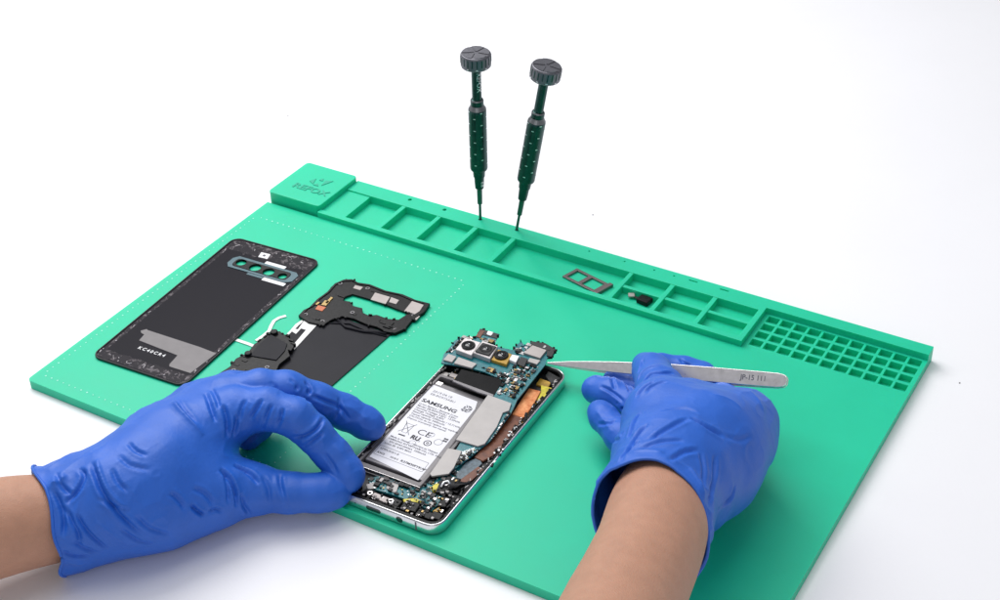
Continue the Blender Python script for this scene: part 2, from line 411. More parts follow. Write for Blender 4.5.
# ------------------------------------------------------------------ screwdrivers
def driver(base, top, label):
    b = Vector(base); ax = (Vector(top)-b).normalized()*1.03
    r = thing('screwdriver', label, 'screwdriver', base, 'precision screwdrivers standing in the rail')
    b0 = b-ax*3
    MB().lathe(b0, ax, [(0, .95), (15, .95), (15.01, 1.0)], 16).part('tip', M['bit'], r, smooth=False)
    MB().lathe(b, ax, [(12, 1.0), (12.6, 1.75), (24.5, 1.9), (25, 1.9)], 20).part('shaft', M['bit'], r)
    fr = MB().lathe(b, ax, [(24.2, 2.3), (25, 3.0), (29, 3.3), (33.5, 3.45), (34, 4.0), (38.3, 4.2), (39, 4.2)], 32).part('ferrule', M['driver'], r)
    gp = MB().lathe(b, ax, [(38.6, 4.6), (39.4, 5.6), (40.5, 6.0), (83, 6.05), (84.2, 5.9), (86.8, 4.4), (87, 4.3)], 36).part('grip', M['driver'], r)
    MB().lathe(b, ax, [(84.4, 5.92), (86.7, 4.55), (87.1, 4.4)], 36, cap=False).part('bright_chamfer', M['chamfer'], gp)
    MB().lathe(b, ax, [(86.6, 3.9), (87.4, 4.4), (90.3, 4.4), (91.2, 3.8), (91.4, 3.2), (114.6, 3.2)], 32).part('neck', M['driver'], r)
    MB().lathe(b, ax, [(90.4, 4.42), (91.2, 3.85)], 32, cap=False).part('bright_ring', M['chamfer'], r)
    cp = MB().lathe(b, ax, [(114.2, 6.0), (114.6, 9.3), (115.3, 9.9), (122.6, 9.9), (123.4, 9.4), (123.6, 9.0)], 48).part('cap', M['driver_cap'], r)
    t_ = Vector((1, 0, 0)); u = (t_-ax*t_.dot(ax)/ax.length_squared).normalized(); w = ax.cross(u).normalized()
    # raised sectors on the cap, silver dots round its rim and on the grip
    sm = MB()
    for k in range(5):
        a0 = math.radians(72*k+10); a1 = math.radians(72*k+66); pts = [(1.7, (a0+a1)/2-.35), (8.7, a0), (8.9, (a0*2+a1)/3), (8.9, (a0+a1*2)/3), (8.7, a1), (1.7, (a0+a1)/2+.35)]
        bot = [b+ax*123.5+(u*math.cos(a)+w*math.sin(a))*rr for rr, a in pts]; tp = [p+ax*0.5 for p in bot]; n = len(pts)
        sm.add(bot+tp, [tuple(range(n))[::-1], tuple(range(n, 2*n))]+[(i, (i+1) % n, n+(i+1) % n, n+i) for i in range(n)])
    sm.part('cap_sector', M['driver_cap'], cp)
    dd = MB()
    def dot(h, a, r0, wd, hh):
        rad = u*math.cos(a)+w*math.sin(a); tg = ax.cross(rad).normalized(); c = b+ax*h+rad*(r0-0.05)
        q = [c+tg*sx*wd+ax*sy*hh for sx, sy in ((-1, -1), (1, -1), (1, 1), (-1, 1))]; q2 = [p+rad*0.2 for p in q]
        dd.add(q+q2, [(3, 2, 1, 0), (4, 5, 6, 7), (0, 1, 5, 4), (1, 2, 6, 5), (2, 3, 7, 6), (3, 0, 4, 7)])
    for row in range(5):
        for k in range(8): dot(45+row*8.6+(k % 2)*4.0, 2*PI*k/8+.2, 6.0, .75, .28)
    dd.part('silver_grip_marks', M['silver'], gp)
    dd = MB()
    for k in range(10): dot(116.0, 2*PI*k/10+.3, 9.9, .7, .28)
    dd.part('silver_rim_marks', M['silver'], cp)
    gr = MB()
    for k in range(20):
        a = 2*PI*k/20; rad = u*math.cos(a)+w*math.sin(a); tg = ax.cross(rad).normalized(); c = b+ax*119.8+rad*9.85
        q = [c+tg*sx*.35+ax*sy*2.4 for sx, sy in ((-1, -1), (1, -1), (1, 1), (-1, 1))]; q2 = [p+rad*.25 for p in q]
        gr.add(q+q2, [(3, 2, 1, 0), (4, 5, 6, 7), (0, 1, 5, 4), (1, 2, 6, 5), (2, 3, 7, 6), (3, 0, 4, 7)])
    gr.part('rim_knurl', M['driver'], cp)
    return r, b, ax
d1, b1, a1 = driver((150.4, 280.2, RAIL_Z), (153.9, 277.2, 131.8), 'upright screwdriver with lettered neck, left of the two standing in the tool rail')
d2, b2, a2 = driver((179.5, 279.8, RAIL_Z), (201.5, 285.3, 129.9), 'screwdriver leaning to the right, right of the two standing in the tool rail')
def wrapped_text(txt, size, b, ax, h0, r0, ang, name, parent, sx=1.0):
    out = (Vector((math.cos(ang), math.sin(ang), 0))); out = (out-ax*out.dot(ax)/ax.length_squared).normalized(); tg = ax.cross(out).normalized()
    me = text_mesh(txt, size, 0.2, (0, 0, 0), (1, 0, 0), (0, 1, 0), 'CENTER', 1.0, 0.03)
    for v in me.vertices:   # x runs down the neck, y round it
        a = v.co.y/r0; v.co = b+ax*(h0-v.co.x*sx)+(out*math.cos(a)+tg*math.sin(a))*(r0+.03+v.co.z)
    return link(name, me, M['silver'], parent)
wrapped_text('REFOX', 4.4, b1, a1, 104, 3.2, math.radians(-28), 'neck_lettering', d1)
wrapped_text('0.8', 3.2, b1, a1, 29, 3.3, math.radians(-22), 'size_lettering', d1)

# ------------------------------------------------------------------ back cover
CA = math.radians(3.12); CX, CY = 19.17, 35.13; CW, CL = 70.4, 149.9
cov = thing('phone_back_cover', 'black glass back cover lying face down, torn adhesive round its rim, left on the mat', 'phone back cover', (CX, CY, 0))
cov.rotation_euler.z = CA
def local(name, me, m, parent, smooth=False, **tg):   # me in the cover's own millimetres
    o = bpy.data.objects.new(name, me); COL.objects.link(o); me.materials.append(m); me.transform(Matrix.Scale(S, 4)); o.parent = parent
    if tg: tag(o, **tg)
    return o
def cl(p):
    x, y = p[0]-CX, p[1]-CY; c, s = math.cos(-CA), math.sin(-CA); return (x*c-y*s, x*s+y*c)
hc = [cl(p) for p in ((35.2, 161.4), (47.4, 161.0), (58.6, 161.0), (69.8, 161.4))]
hr = [3.6, 4.1, 4.0, 3.1]
holes = [circle(hc[i][0], hc[i][1], hr[i], 20)[::-1] for i in range(4)]
me = plate([rrect(0, 0, CW, CL, 6.5, 8)]+holes, 0.15, 1.15, 0.25)
local('glass_panel', me, residue_material(CW*S, CL*S), cov)
rim = plate([rrect(-.15, -.15, CW+.15, CL+.15, 6.6, 8), rrect(.75, .75, CW-.75, CL-.75, 6, 8)[::-1]], 0.3, 1.7, 0.3)
local('curved_rim', rim, M['black2'], cov)
cc = [cl(p) for p in ((25.6, 162.5), (80.0, 162.6))]
ym = (hc[0][1]+hc[3][1])/2
# angled film round the camera holes, two of its strips white
ring = [(cc[0][0]+4, ym+7), (cc[0][0]+1, ym+3.4), (cc[0][0]+1, ym-3), (cc[0][0]+4, ym-6.6), (hc[3][0]+5, ym-6.6), (hc[3][0]+9.2, ym-3.5), (hc[3][0]+9.2, ym+4), (hc[3][0]+6, ym+6.6)]
rh = [rrect(h[0]-r-.9, h[1]-r-.9, h[0]+r+.9, h[1]+r+.9, r*.9, 5)[::-1] for h, r in zip(hc, hr)]
local('camera_window_film', plate([ring, rrect(hc[0][0]-4.8, ym-4.6, hc[3][0]+4.4, ym+4.6, 3, 5)[::-1]], 1.16, 1.65, .08), M['filmblue'], cov)
local('camera_window_bezel', plate([rrect(hc[0][0]-4.7, ym-4.5, hc[3][0]+4.3, ym+4.5, 3, 5)]+[circle(h[0], h[1], r+.02, 20)[::-1] for h, r in zip(hc, hr)], 1.16, 1.9, .1), M['black'], cov)
for x0, x1, y0, y1 in ((hc[0][0]+14.5, hc[0][0]+30.5, ym+6.9, ym+9.9), (hc[0][0]+24, hc[3][0]+7.0, ym-10.2, ym-6.9)):
    local('white_film_strip', plate([rrect(x0, y0, x1, y1, .4, 2)], 1.16, 1.45), M['white'], cov)
local('grey_film_strip', plate([rrect(hc[0][0]+11, ym-8.8, hc[0][0]+23.5, ym-6.8, .3, 2)], 1.16, 1.4), M['filmblue'], cov)
q = [cl(p) for p in ((38.8, 178.3), (46.0, 179.1), (47.6, 173.6), (40.6, 172.7))]
st = local('white_sticker', MB().prism(q, 1.16, 1.35).mesh(), M['white'], cov)
c0 = ((q[0][0]+q[2][0])/2, (q[0][1]+q[2][1])/2)
local('sticker_print', MB().box((c0[0], c0[1], 1.38), (2.0, 2.0, .06)).mesh(), M['inkgrey'], st)
fl = [cl(p) for p in ((28.2, 70.0), (30.5, 73.2), (31.5, 72.6), (72.6, 74.5), (85.8, 74.2), (84.8, 51.2), (69.0, 50.2), (67.6, 52.0), (66.0, 61.2), (34.4, 61.7), (33.0, 68.0), (30.2, 68.4))]
local('grey_antenna_film', MB().prism(fl, 1.16, 1.42).mesh(.05), M['grey'], cov)
c0 = cl((39.0, 56.0))
local('printed_code', text_mesh('KC40CR4', 3.7, .08, (c0[0], c0[1], 1.22), (1, 0.0, 0), (0, 1, 0), 'LEFT', 1.0, .07, 1.45), M['white'], cov)
fb = MB()
rnd = random.Random(3)
for k in range(46):     # shreds of adhesive standing up from the rim
    e = rnd.random()
    if e < .25: x, y = rnd.uniform(5, CW-5), CL-rnd.uniform(2.5, 9)
    elif e < .5: x, y = rnd.uniform(5, CW-5), rnd.uniform(2.5, 9)
    elif e < .85: x, y = CW-rnd.uniform(1.6, 3.4), rnd.uniform(6, CL-6)
    else: x, y = rnd.uniform(1.6, 4), rnd.uniform(6, CL-6)
    a = rnd.uniform(0, PI) if e < .5 else PI/2+rnd.uniform(-.3, .3); l = rnd.uniform(.6, 2.6); wd = rnd.uniform(.2, .55)
    fb.box((x, y, 1.3), (l, wd, .25+rnd.random()*.3), a)
local('adhesive_shred', fb.mesh(), mat('adhesive', (0.45, 0.42, 0.44, 1), .6, var=.2, vscale=900), cov, kind='stuff')

# ------------------------------------------------------------------ antenna bracket with graphite sheet
br = thing('antenna_bracket', 'black plastic antenna and speaker bracket with dark graphite sheet, between back cover and phone', 'phone inner frame', (125, 110, 0))
up = [(107.0,129.6), (106.2,136), (107.6,140), (106.6,150), (107.4,160), (106.0,170), (108.5,176.5), (113,179.5), (119,178.2), (127,180.2), (140,179), (152,180.8), (163,179.4), (173.2,180.4), (175.2,170.8), (173.2,160), (174.4,150), (171.5,143.2), (166,141.6), (158,143.2), (150,142.4), (140,143.6), (132.0,142.2), (128.2,136), (127.0,128.6), (117,126.8)]
hl = [(120.2,161), (122.8,166.2), (143,167.2), (157,166.0), (166.8,165.9), (165,156.6), (158.2,154.2), (150,154.6), (146,151.6), (140.6,152.2), (137.6,156.2), (131,155.4), (126.4,158.6), (122,157.2)]
link('upper_bracket', plate([up, hl[::-1]], 0.5, 1.9, .2), M['black'], br)
link('raised_bracket_edge', plate([up, [(125+(p[0]-140)*.93+14.2, 160+(p[1]-159.5)*.90) for p in up][::-1]], 0.3, 2.5, .2), M['black'], br)
nb = MB()
for k in range(14):
    i = rnd.randrange(len(up)); a, b_ = up[i], up[(i+1) % len(up)]; t_ = rnd.random()
    nb.box((a[0]+(b_[0]-a[0])*t_, a[1]+(b_[1]-a[1])*t_, 1.6), (rnd.uniform(1.2, 3.0), rnd.uniform(.8, 1.8), rnd.uniform(1.2, 2.6)), rnd.choice((0, PI/2)))
for k in range(7):
    i = rnd.randrange(len(hl)); a, b_ = hl[i], hl[(i+1) % len(hl)]; t_ = rnd.random()
    nb.box((a[0]+(b_[0]-a[0])*t_*.9, a[1]+(b_[1]-a[1])*t_, 1.4), (rnd.uniform(1.0, 2.6), rnd.uniform(.8, 2.0), rnd.uniform(1.6, 3.0)), rnd.random())
rb_ = random.Random(9)
for k in range(26):
    x, y = rb_.uniform(107, 173), rb_.uniform(129, 180)
    if inside((x, y), up) and not inside((x, y), [(143+(p[0]-143)*1.06, 160+(p[1]-160)*1.25) for p in hl]):
        nb.box((x, y, 1.9), (rb_.uniform(1.5, 6.0), rb_.uniform(.8, 2.4), rb_.uniform(.5, 1.3)), rb_.choice((0, PI/2)))
nb.part('bracket_clips', M['black'], br, bevel=.2, seg=1)
def quad(parent, name, pts, z0, z1, m, bevel=.06, **tg): return MB().prism([p[:2] for p in pts], z0, z1).part(name, m, parent, bevel=bevel, seg=1, **tg)
quad(br, 'silver_contact_plate', [(135.1, 174.1, 3.0), (146.5, 174.5, 3.0), (148.4, 166.6, 3.0), (137.1, 166.2, 3.0)], 1.8, 2.3, M['shieldpink'])
quad(br, 'silver_contact_plate', [(147.1, 174.8, 3.0), (153.5, 174.4, 3.0), (154.3, 169.8, 3.0), (149.1, 169.5, 3.0)], 1.8, 2.2, M['shieldpink'])
quad(br, 'silver_contact_plate', [(161.5, 177.4, 3.0), (173.0, 177.3, 3.0), (173.9, 166.6, 3.0), (163.2, 165.7, 3.0)], 1.8, 2.3, M['shieldpink'])
quad(br, 'silver_contact_plate', [(118.7, 175.1, 3.0), (124.6, 175.6, 3.0), (124.9, 171.9, 3.0), (119.5, 171.6, 3.0)], 1.8, 2.2, M['shieldpink'])
quad(br, 'silver_contact_plate', [(170.6, 164.8, 3.0), (175.1, 166.0, 3.0), (175.3, 161.1, 3.0), (171.3, 160.3, 3.0)], 1.8, 2.2, M['shieldpink'])
quad(br, 'orange_contact', [(110.9, 145.1, 3.0), (116.8, 145.7, 3.0), (117.2, 140.9, 3.0), (111.9, 140.6, 3.0)], 1.8, 2.2, mat('orange_contact', (0.55, 0.13, 0.04, 1), .4))
for k in range(3): quad(br, 'gold_spring', [(111.9, 151.4, 3.0), (115.4, 152.0, 3.0), (116.1, 146.7, 3.0), (112.6, 146.0, 3.0)] if k == 0 else ([(113.0, 156.4, 3.0), (114.8, 156.1, 3.0), (115.4, 148.8, 3.0), (113.6, 149.1, 3.0)] if k == 1 else [(108.9, 147.8, 3.0), (110.4, 148.0, 3.0), (110.4, 144.8, 3.0), (108.9, 144.7, 3.0)]), 1.8, 2.5, M['gold'])
quad(br, 'graphite_sheet', [(112.0, 128.5), (122.8, 131), (126.8, 129), (131, 142.6), (168.6, 142.4), (166.3, 66), (121, 66), (124, 97), (113, 99)], .35, .9, M['graphite'], .1)
MB().tube([(128, 140, 1.2), (140, 134.5, 1.6), (152, 136, 1.5), (166, 141, 1.3)], .9).part('graphite_fold', M['graphite'], br, smooth=True)
MB().tube([(127, 133, 1.0), (140, 139, 1.5), (155, 137.4, 1.4), (168, 139, 1.2)], .5).part('graphite_fold', M['graphite'], br, smooth=True)
lo = [(103.9,106.7), (108,109.6), (111.5,107.8), (114,108.6), (122.7,103.4), (126,100), (125.6,95), (129.2,92), (128.6,82), (131,76), (127.4,66), (116,57), (105.0,51.5), (101.8,56), (103.5,66), (101.6,74), (104.2,82), (102.2,91), (103.2,99)]
link('speaker_module', plate([lo], .4, 3.4, .3), M['black'], br)
link('speaker_cover_plate', plate([[(105.6,103.5), (120.5,100.5), (123.6,94), (124.8,84), (108,80), (105.5,90)]], 3.4, 4.0, .15), M['graphite'], br)
nb = MB()
for k in range(13):
    i = rnd.randrange(len(lo)); a, b_ = lo[i], lo[(i+1) % len(lo)]; t_ = rnd.random()
    nb.box((a[0]+(b_[0]-a[0])*t_, a[1]+(b_[1]-a[1])*t_, 2.6), (rnd.uniform(1.2, 3.4), rnd.uniform(.8, 2.0), rnd.uniform(2.2, 4.0)), rnd.choice((0, PI/2)))
nb.lathe((106.3, 105.8, .3), (0, 0, 1), [(0, 2.4), (4.6, 2.4), (5.0, 2.0)], 20); nb.lathe((106.0, 80.5, .3), (0, 0, 1), [(0, 2.2), (4.6, 2.2), (5.0, 1.8)], 20)
for k in range(14):
    x, y = rb_.uniform(102, 130), rb_.uniform(53, 109)
    if inside((x, y), lo) and not (84 < y < 101 and x > 107): nb.box((x, y, 3.4), (rb_.uniform(1.5, 5.0), rb_.uniform(.8, 2.4), rb_.uniform(.4, 1.1)), rb_.choice((0, PI/2)))
nb.part('speaker_clips', M['black'], br, bevel=.2, seg=1)
def ribbon(pts, w, z, th=.25):
    L_ = []; R_ = []
    for i, p in enumerate(pts):
        a = pts[max(0, i-1)]; b_ = pts[min(len(pts)-1, i+1)]; d = Vector((b_[0]-a[0], b_[1]-a[1])).normalized(); n = Vector((-d.y, d.x))
        L_.append((p[0]+n.x*w/2, p[1]+n.y*w/2)); R_.append((p[0]-n.x*w/2, p[1]-n.y*w/2))
    mb = MB(); vs = [(x, y, z) for x, y in L_]+[(x, y, z) for x, y in R_]+[(x, y, z+th) for x, y in L_]+[(x, y, z+th) for x, y in R_]; n = len(pts); fs = []
    for i in range(n-1):
        fs += [(i, i+1, n+i+1, n+i), (2*n+i, 3*n+i, 3*n+i+1, 2*n+i+1), (i, 2*n+i, 2*n+i+1, i+1), (n+i, n+i+1, 3*n+i+1, 3*n+i)]
    fs += [(0, n, 3*n, 2*n), (n-1, 3*n-1, 4*n-1, 2*n-1)]
    mb.add(vs, fs); return mb
ribbon([(98.3, 97.3, 1.0)[:2], (98.9, 103.6, 1.0)[:2], (98.9, 109.6, 1.0)[:2], (96.7, 114.5, 1.0)[:2], (95.0, 119.7, 1.0)[:2], (95.8, 123.9, 1.0)[:2], (98.3, 127.7, 1.0)[:2]], 2.3, .3).part('white_flex_tail', M['whiteflex'], br)
ribbon([(86.6, 92.2, 1.0)[:2], (95.9, 92.4, 1.0)[:2], (104.0, 92.1, 1.0)[:2]], 2.4, .3).part('white_flex_tail', M['whiteflex'], br)
ribbon([(112.2, 109.6, 1.0)[:2], (111.6, 116.5, 1.0)[:2], (110.5, 123.2, 1.0)[:2], (111.2, 128.5, 1.0)[:2]], 2.4, .3).part('white_flex_tail', M['whiteflex'], br)
wf = [(112.4, 127.9, 1.0)[:2], (122.3, 128.3, 1.0)[:2], (125.6, 99.1, 1.0)[:2], (122.7, 99.3, 1.0)[:2], (119.4, 120.7, 1.0)[:2], (115.7, 120.5, 1.0)[:2], (116.4, 114.3, 1.0)[:2], (111.7, 115.4, 1.0)[:2], (111.2, 118.1, 1.0)[:2], (114.6, 118.7, 1.0)[:2]]
for sx_, sy_ in ((110, 133), (109, 172), (124, 132), (169.5, 146.5), (135, 149), (171, 165), (128, 176)):
    link('screw_hole', plate([circle(sx_, sy_, 1.5, 16), circle(sx_, sy_, .75, 16)[::-1]], 1.7, 2.3, .1), M['battery'], br)
for sx_, sy_ in ((108, 97), (124, 76), (108, 64)):
    link('screw_hole', plate([circle(sx_, sy_, 1.4, 16), circle(sx_, sy_, .7, 16)[::-1]], 3.3, 3.8, .1), M['battery'], br)
MB().prism(wf, .9, 1.15).part('white_flex_loop', M['whiteflex'], br)

# ------------------------------------------------------------------ the opened phone
PA = math.radians(1.3); PX, PY = 221.4, 3.0; PW, PL = 70.4, 149.9
ph = thing('opened_phone', 'opened phone body with silver frame and labelled battery, held by the left hand', 'phone', (PX, PY, 0))
def pw(pts): return rot2(pts, PA, PX, PY)
me = plate([pw(rrect(0, 0, PW, PL, 8.5, 8)), pw(rrect(1.5, 1.5, PW-1.5, PL-1.5, 7.2, 8))[::-1]], 0.25, 7.3, .9)
link('metal_frame', me, M['chrome'], ph, smooth=True)
link('black_rim', plate([pw(rrect(1.1, 1.2, PW-1.1, PL-1.2, 7.4, 8)), pw(rrect(2.6, 3.2, PW-2.6, PL-3.0, 6.2, 8))[::-1]], 1.2, 7.05, .15), M['black'], ph)
link('screen_back', plate([pw(rrect(1.4, 1.4, PW-1.4, PL-1.4, 7.2, 8))], 0.4, 2.6, .1), M['black2'], ph)
def on_edge(name, u0, u1, z0, z1, m, out=.04, r=None):   # inset seen on the near short side
    hw, hh = (u1-u0)/2, (z1-z0)/2; r = hh if r is None else r
    pts = rrect(-hw, -hh, hw, hh, min(r, hh*.99), 6); c, s = math.cos(PA), math.sin(PA); y0 = -out
    vs = []
    for yy in (y0, 1.0):
        for p in pts:
            u = (u0+u1)/2+p[0]; vs.append((PX+u*c-yy*s, PY+u*s+yy*c, (z0+z1)/2+p[1]))
    n = len(pts); mb = MB().add(vs, [tuple(range(n)), tuple(range(n, 2*n))[::-1]]+[(i, (i+1) % n, n+(i+1) % n, n+i) for i in range(n)])
    return mb.part(name, m, ph)
on_edge('charging_port', 25.5, 34.8, 2.3, 5.2, M['lens'])
on_edge('headphone_socket', 44.4, 48.6, 1.8, 5.6, M['lens'], r=2)
on_edge('microphone_hole', 18.2, 19.0, 3.2, 4.0, M['lens'])
on_edge('antenna_line', 56.2, 57.2, 1.0, 6.4, M['inkgrey'], .06, .1)
on_edge('antenna_line', 13.0, 14.0, 1.0, 6.4, M['inkgrey'], .06, .1)
# side rail debris along both long edges (torn adhesive, clips)
dbr = MB()
rp = random.Random(11)
for k in range(70):
    right = rp.random() < .6; v = rp.uniform(10, 142); u = rp.uniform(PW-4.8, PW-2.2) if right else rp.uniform(2.0, 3.4)
    p = pw([(u, v)])[0]; dbr.box((p[0], p[1], 6.9), (rp.uniform(.5, 1.5), rp.uniform(1, 4.5), rp.uniform(.5, 1.3)), rp.uniform(-.3, .3)+PA)
dbr.part('rail_clips', M['black'], ph, bevel=.15, seg=1, kind='stuff')
dbr = MB()
for k in range(58):
    right = rp.random() < .55; v = rp.uniform(8, 142); u = rp.uniform(PW-4.4, PW-2.0) if right else rp.uniform(1.4, 3.2)
    p = pw([(u, v)])[0]; dbr.box((p[0], p[1], 7.35), (rp.uniform(.25, .8), rp.uniform(.4, 2.4), rp.uniform(.2, .6)), rp.uniform(-.8, .8))
dbr.part('adhesive_crumbs', M['shield'], ph, kind='stuff')
link('inner_side_tray', plate([pw(rrect(2.4, 24, 44.5, 114, 1.5, 3)), pw(rrect(4.2, 27, 42.5, 112, 1, 3))[::-1]], 2.5, 6.6, .2), M['grey'], ph)
link('side_channel', plate([pw(rrect(44.5, 20, 66.5, 134, 2, 3))], 2.5, 4.6, .15), M['black2'], ph)
# battery
bq = [(225.6, 33.3, 6.0), (265.3, 33.6, 6.0), (257.5, 109.9, 6.0), (218.7, 110.9, 6.0)]
bq = [p[:2] for p in bq]
bat = MB().prism(bq, 2.6, 6.0).part('battery', M['battery'], ph, bevel=.9, seg=3, smooth=False)
lb = [(226.9, 36.0, 6.1), (261.2, 32.6, 6.1), (256.5, 99.3, 6.1), (254.2, 105.8, 6.1), (222.6, 106.9, 6.1)]
lab = MB().prism([p[:2] for p in lb], 5.98, 6.10).part('battery_label', M['label'], bat)
# lettering follows the label: columns a (across), rows b (down from the far end)
A0 = Vector((221.4, 107.2, 6.1)); A1 = Vector((257.7, 107.2, 6.1)); B0 = Vector((226.9, 36.0, 6.1))
ex = (A1-A0).normalized(); ey = (A0-B0).normalized(); W_ = (A1-A0).length; L_ = (A0-B0).length
ex3 = Vector((ex.x, ex.y, 0)).normalized(); ey3 = Vector((-ex3.y, ex3.x, 0))
def lp(a, b_): p = A0+ex*W_*a-(A0-B0)*b_; return (p.x, p.y, 6.13)
def ltext(txt, a, b_, size, name='label_print', m='ink', sx=1.0, bold=.0):
    return link(name, text_mesh(txt, size, .03, lp(a, b_), ex3, ey3, 'LEFT', sx, bold), M[m], lab)
ltext('SAMSUNG', .07, .215, 4.1, 'brand_lettering', 'ink', 1.25, .13)
ltext('2019.04.18', .12, .075, 2.6, 'date_code', 'inkgrey', 1.15); ltext('EB-BG973ABU', .12, .115, 2.4, 'date_code', 'inkgrey', 1.15)
small = [('Li-ion Battery / Batterie Li-ion', .262, .07, 2.2), ('Model: EB-BG973ABU  3.85V', .29, .07, 2.2), ('Nominal Voltage 3.85V  13.09Wh', .317, .07, 2.2),
         ('Charge Voltage 4.40V', .344, .07, 2.3), ('Rated capacity 3300mAh / 12.71Wh', .371, .07, 2.2), ('Typical capacity 3400mAh', .40, .07, 2.2),
         ('CAUTION: do not replace, may explode', .43, .07, 2.0), ('Dispose of properly. See manual', .458, .07, 2.0)]
for tx, b_, a, s_ in small: ltext(tx, a, b_, s_*.88, 'label_print', 'inkgrey', 1.12, .03)
for tx, b_, a in [('Made in Vietnam / Fabrique au Vietnam', .715, .05), ('SAMSUNG SDI VIETNAM CO., LTD. 34-3S', .745, .05), ('S/N GH43-04936A  3300mAh', .775, .10), ('Li-ion 00  4.40V MAX', .805, .05)]:
    ltext(tx, a, b_, 1.8, 'label_print', 'inkgrey', 1.1, .04)
ltext('CE', .38, .565, 6.4, 'conformity_mark', 'ink', 1.2, -.02)
ltext('RU', .35, .645, 4.4, 'recognised_mark', 'ink', 1.0, .25)
ltext('US', .47, .665, 2.0, 'recognised_mark', 'ink')
def lmark(loops, name, m='ink'):
    vs = []; me = plate([[(x, y) for x, y in l] for l in loops], -.01, .01)
    for v in me.vertices: p = Vector(lp(0, 0))*0; q_ = Vector(lp(v.co.x, 0)); v.co = Vector((q_.x, q_.y, 6.12+v.co.z))+(-(A0-B0)*v.co.y)
    return link(name, me, M[m], lab)
def stroke(pts, w):  # poly line in mm on the label
    return ribbon(pts, w, 6.11, .03)
bx = [lp(.10, .50)[:2], lp(.30, .64)[:2]]; by = [lp(.30, .50)[:2], lp(.10, .64)[:2]]
mk = MB()
for pr_ in (bx, by, [lp(.13, .52)[:2], lp(.16, .63)[:2], lp(.24, .63)[:2], lp(.27, .52)[:2], lp(.13, .52)[:2]]):
    r_ = stroke(pr_, .32); mk.add(r_.v, r_.f)
mk.box((lp(.2, .665)[0], lp(.2, .665)[1], 6.12), (4.4, 1.0, .03), PA); mk.part('crossed_bin_mark', M['ink'], lab)
mk = MB()
def ringm(c, r1, r2):
    me = plate([circle(c[0], c[1], r1), circle(c[0], c[1], r2)[::-1]], 6.11, 6.14); mk.add([tuple(v.co) for v in me.vertices], [tuple(p.vertices) for p in me.polygons])
ringm(lp(.66, .65), 2.4, 1.8); ringm(lp(.66, .65), .9, .4); ringm(lp(.80, .60), 2.5, 2.25); ringm(lp(.62, .55), 1.9, 1.7); ringm(lp(.44, .71), 2.3, 2.1)
for a, b_ in ((.86, .54), (.86, .565), (.90, .54), (.90, .565)):
    c = lp(a, b_); mk.box((c[0], c[1], 6.125), (1.3, 1.2, .03), PA)
mk.part('approval_marks', M['ink'], lab)
mk = MB()
rq = random.Random(5)
for i in range(9):
    for j in range(9):
        if rq.random() < .55: c = lp(.76+.018*i, .105+.009*j); mk.box((c[0], c[1], 6.125), (.68, .62, .03), PA)
mk.part('speckled_print_patch', M['inkgrey'], lab)
# boxed line at the near end
mk = MB()
def barcode(a0, a1, b_, h):
    a = a0
    while a < a1:
        w = rq.choice((.004, .007, .010)); c = lp(a, b_); mk.box((c[0], c[1], 6.125), (w*W_, h, .03), PA); a += w+rq.choice((.006, .009, .013))
barcode(.30, .44, .925, 1.2); mk.part('bar_print', M['ink'], lab)
ltext('SZ9FL0HS/1-B', .05, .875, 1.9, 'label_print', 'inkgrey', 1.1, .03); ltext('AW2', .05, .925, 1.9, 'label_print', 'ink', 1.2, .05)
ltext('R37M30FYKAF', .48, .925, 2.3, 'label_print', 'ink', 1.15, .06)
r_ = MB()
for a0_, b0_, a1_, b1_ in ((.02, .845, .90, .845), (.02, .955, .90, .955), (.02, .845, .02, .955), (.90, .845, .90, .955)):
    s_ = stroke([lp(a0_, b0_)[:2], lp(a1_, b1_)[:2]], .25); r_.add(s_.v, s_.f)
r_.part('label_box_line', M['inkgrey'], lab)
# flat cables on the right of the battery
def pz(L): return [p[:2] for p in L]
quad(ph, 'orange_flat_cable', [(274.3, 130.5, 6.5), (281.8, 131.4, 6.5), (284.2, 119.0, 6.5), (285.4, 105.3, 6.5), (277.6, 105.1, 6.5), (275.8, 118.6, 6.5)], 5.2, 6.6, M['copper'], .3)
quad(ph, 'brown_flat_cable', [(276.5, 107.0, 6.2), (284.3, 106.1, 6.2), (287.2, 88.7, 6.2), (287.8, 73.4, 6.2), (283.9, 62.7, 6.2), (277.9, 63.2, 6.2), (277.5, 74.5, 6.2), (277.3, 92.2, 6.2)], 4.9, 6.2, M['brown'], .3)
quad(ph, 'brown_flat_cable', [(283.6, 58.1, 6.0), (287.7, 57.5, 6.0), (286.6, 46.8, 6.0), (283.6, 41.4, 6.0), (280.5, 43.4, 6.0)], 4.9, 5.9, M['brown'], .2)
quad(ph, 'grey_board_tail', [(275.9, 57.9, 5.8), (280.0, 64.9, 5.8), (284.1, 61.4, 5.8), (283.3, 47.0, 5.8), (279.9, 43.3, 5.8), (276.4, 46.9, 5.8)], 4.7, 5.7, mat('grey_tail', (.09, .13, .16, 1), .4, var=.4, vscale=500), .1)
quad(ph, 'yellow_flex', [(278.9, 136.7, 6.2), (286.4, 137.5, 6.2), (288.0, 129.9, 6.2), (285.7, 123.4, 6.2), (284.9, 118.8, 6.2), (282.1, 130.9, 6.2)], 5.0, 6.2, M['yellow'], .2)
quad(ph, 'amber_connector', [(275.0, 142.4, 6.0), (282.5, 142.2, 6.0), (283.7, 136.4, 6.0), (275.7, 136.3, 6.0)], 4.6, 6.0, M['amber'], .2)
quad(ph, 'dark_earpiece_block', [(275.8, 150.6, 6.0), (285.8, 148.3, 6.0), (287.8, 138.6, 6.0), (283.4, 140.5, 6.0), (276.6, 145.5, 6.0)], 4.0, 6.2, M['black2'], .4)
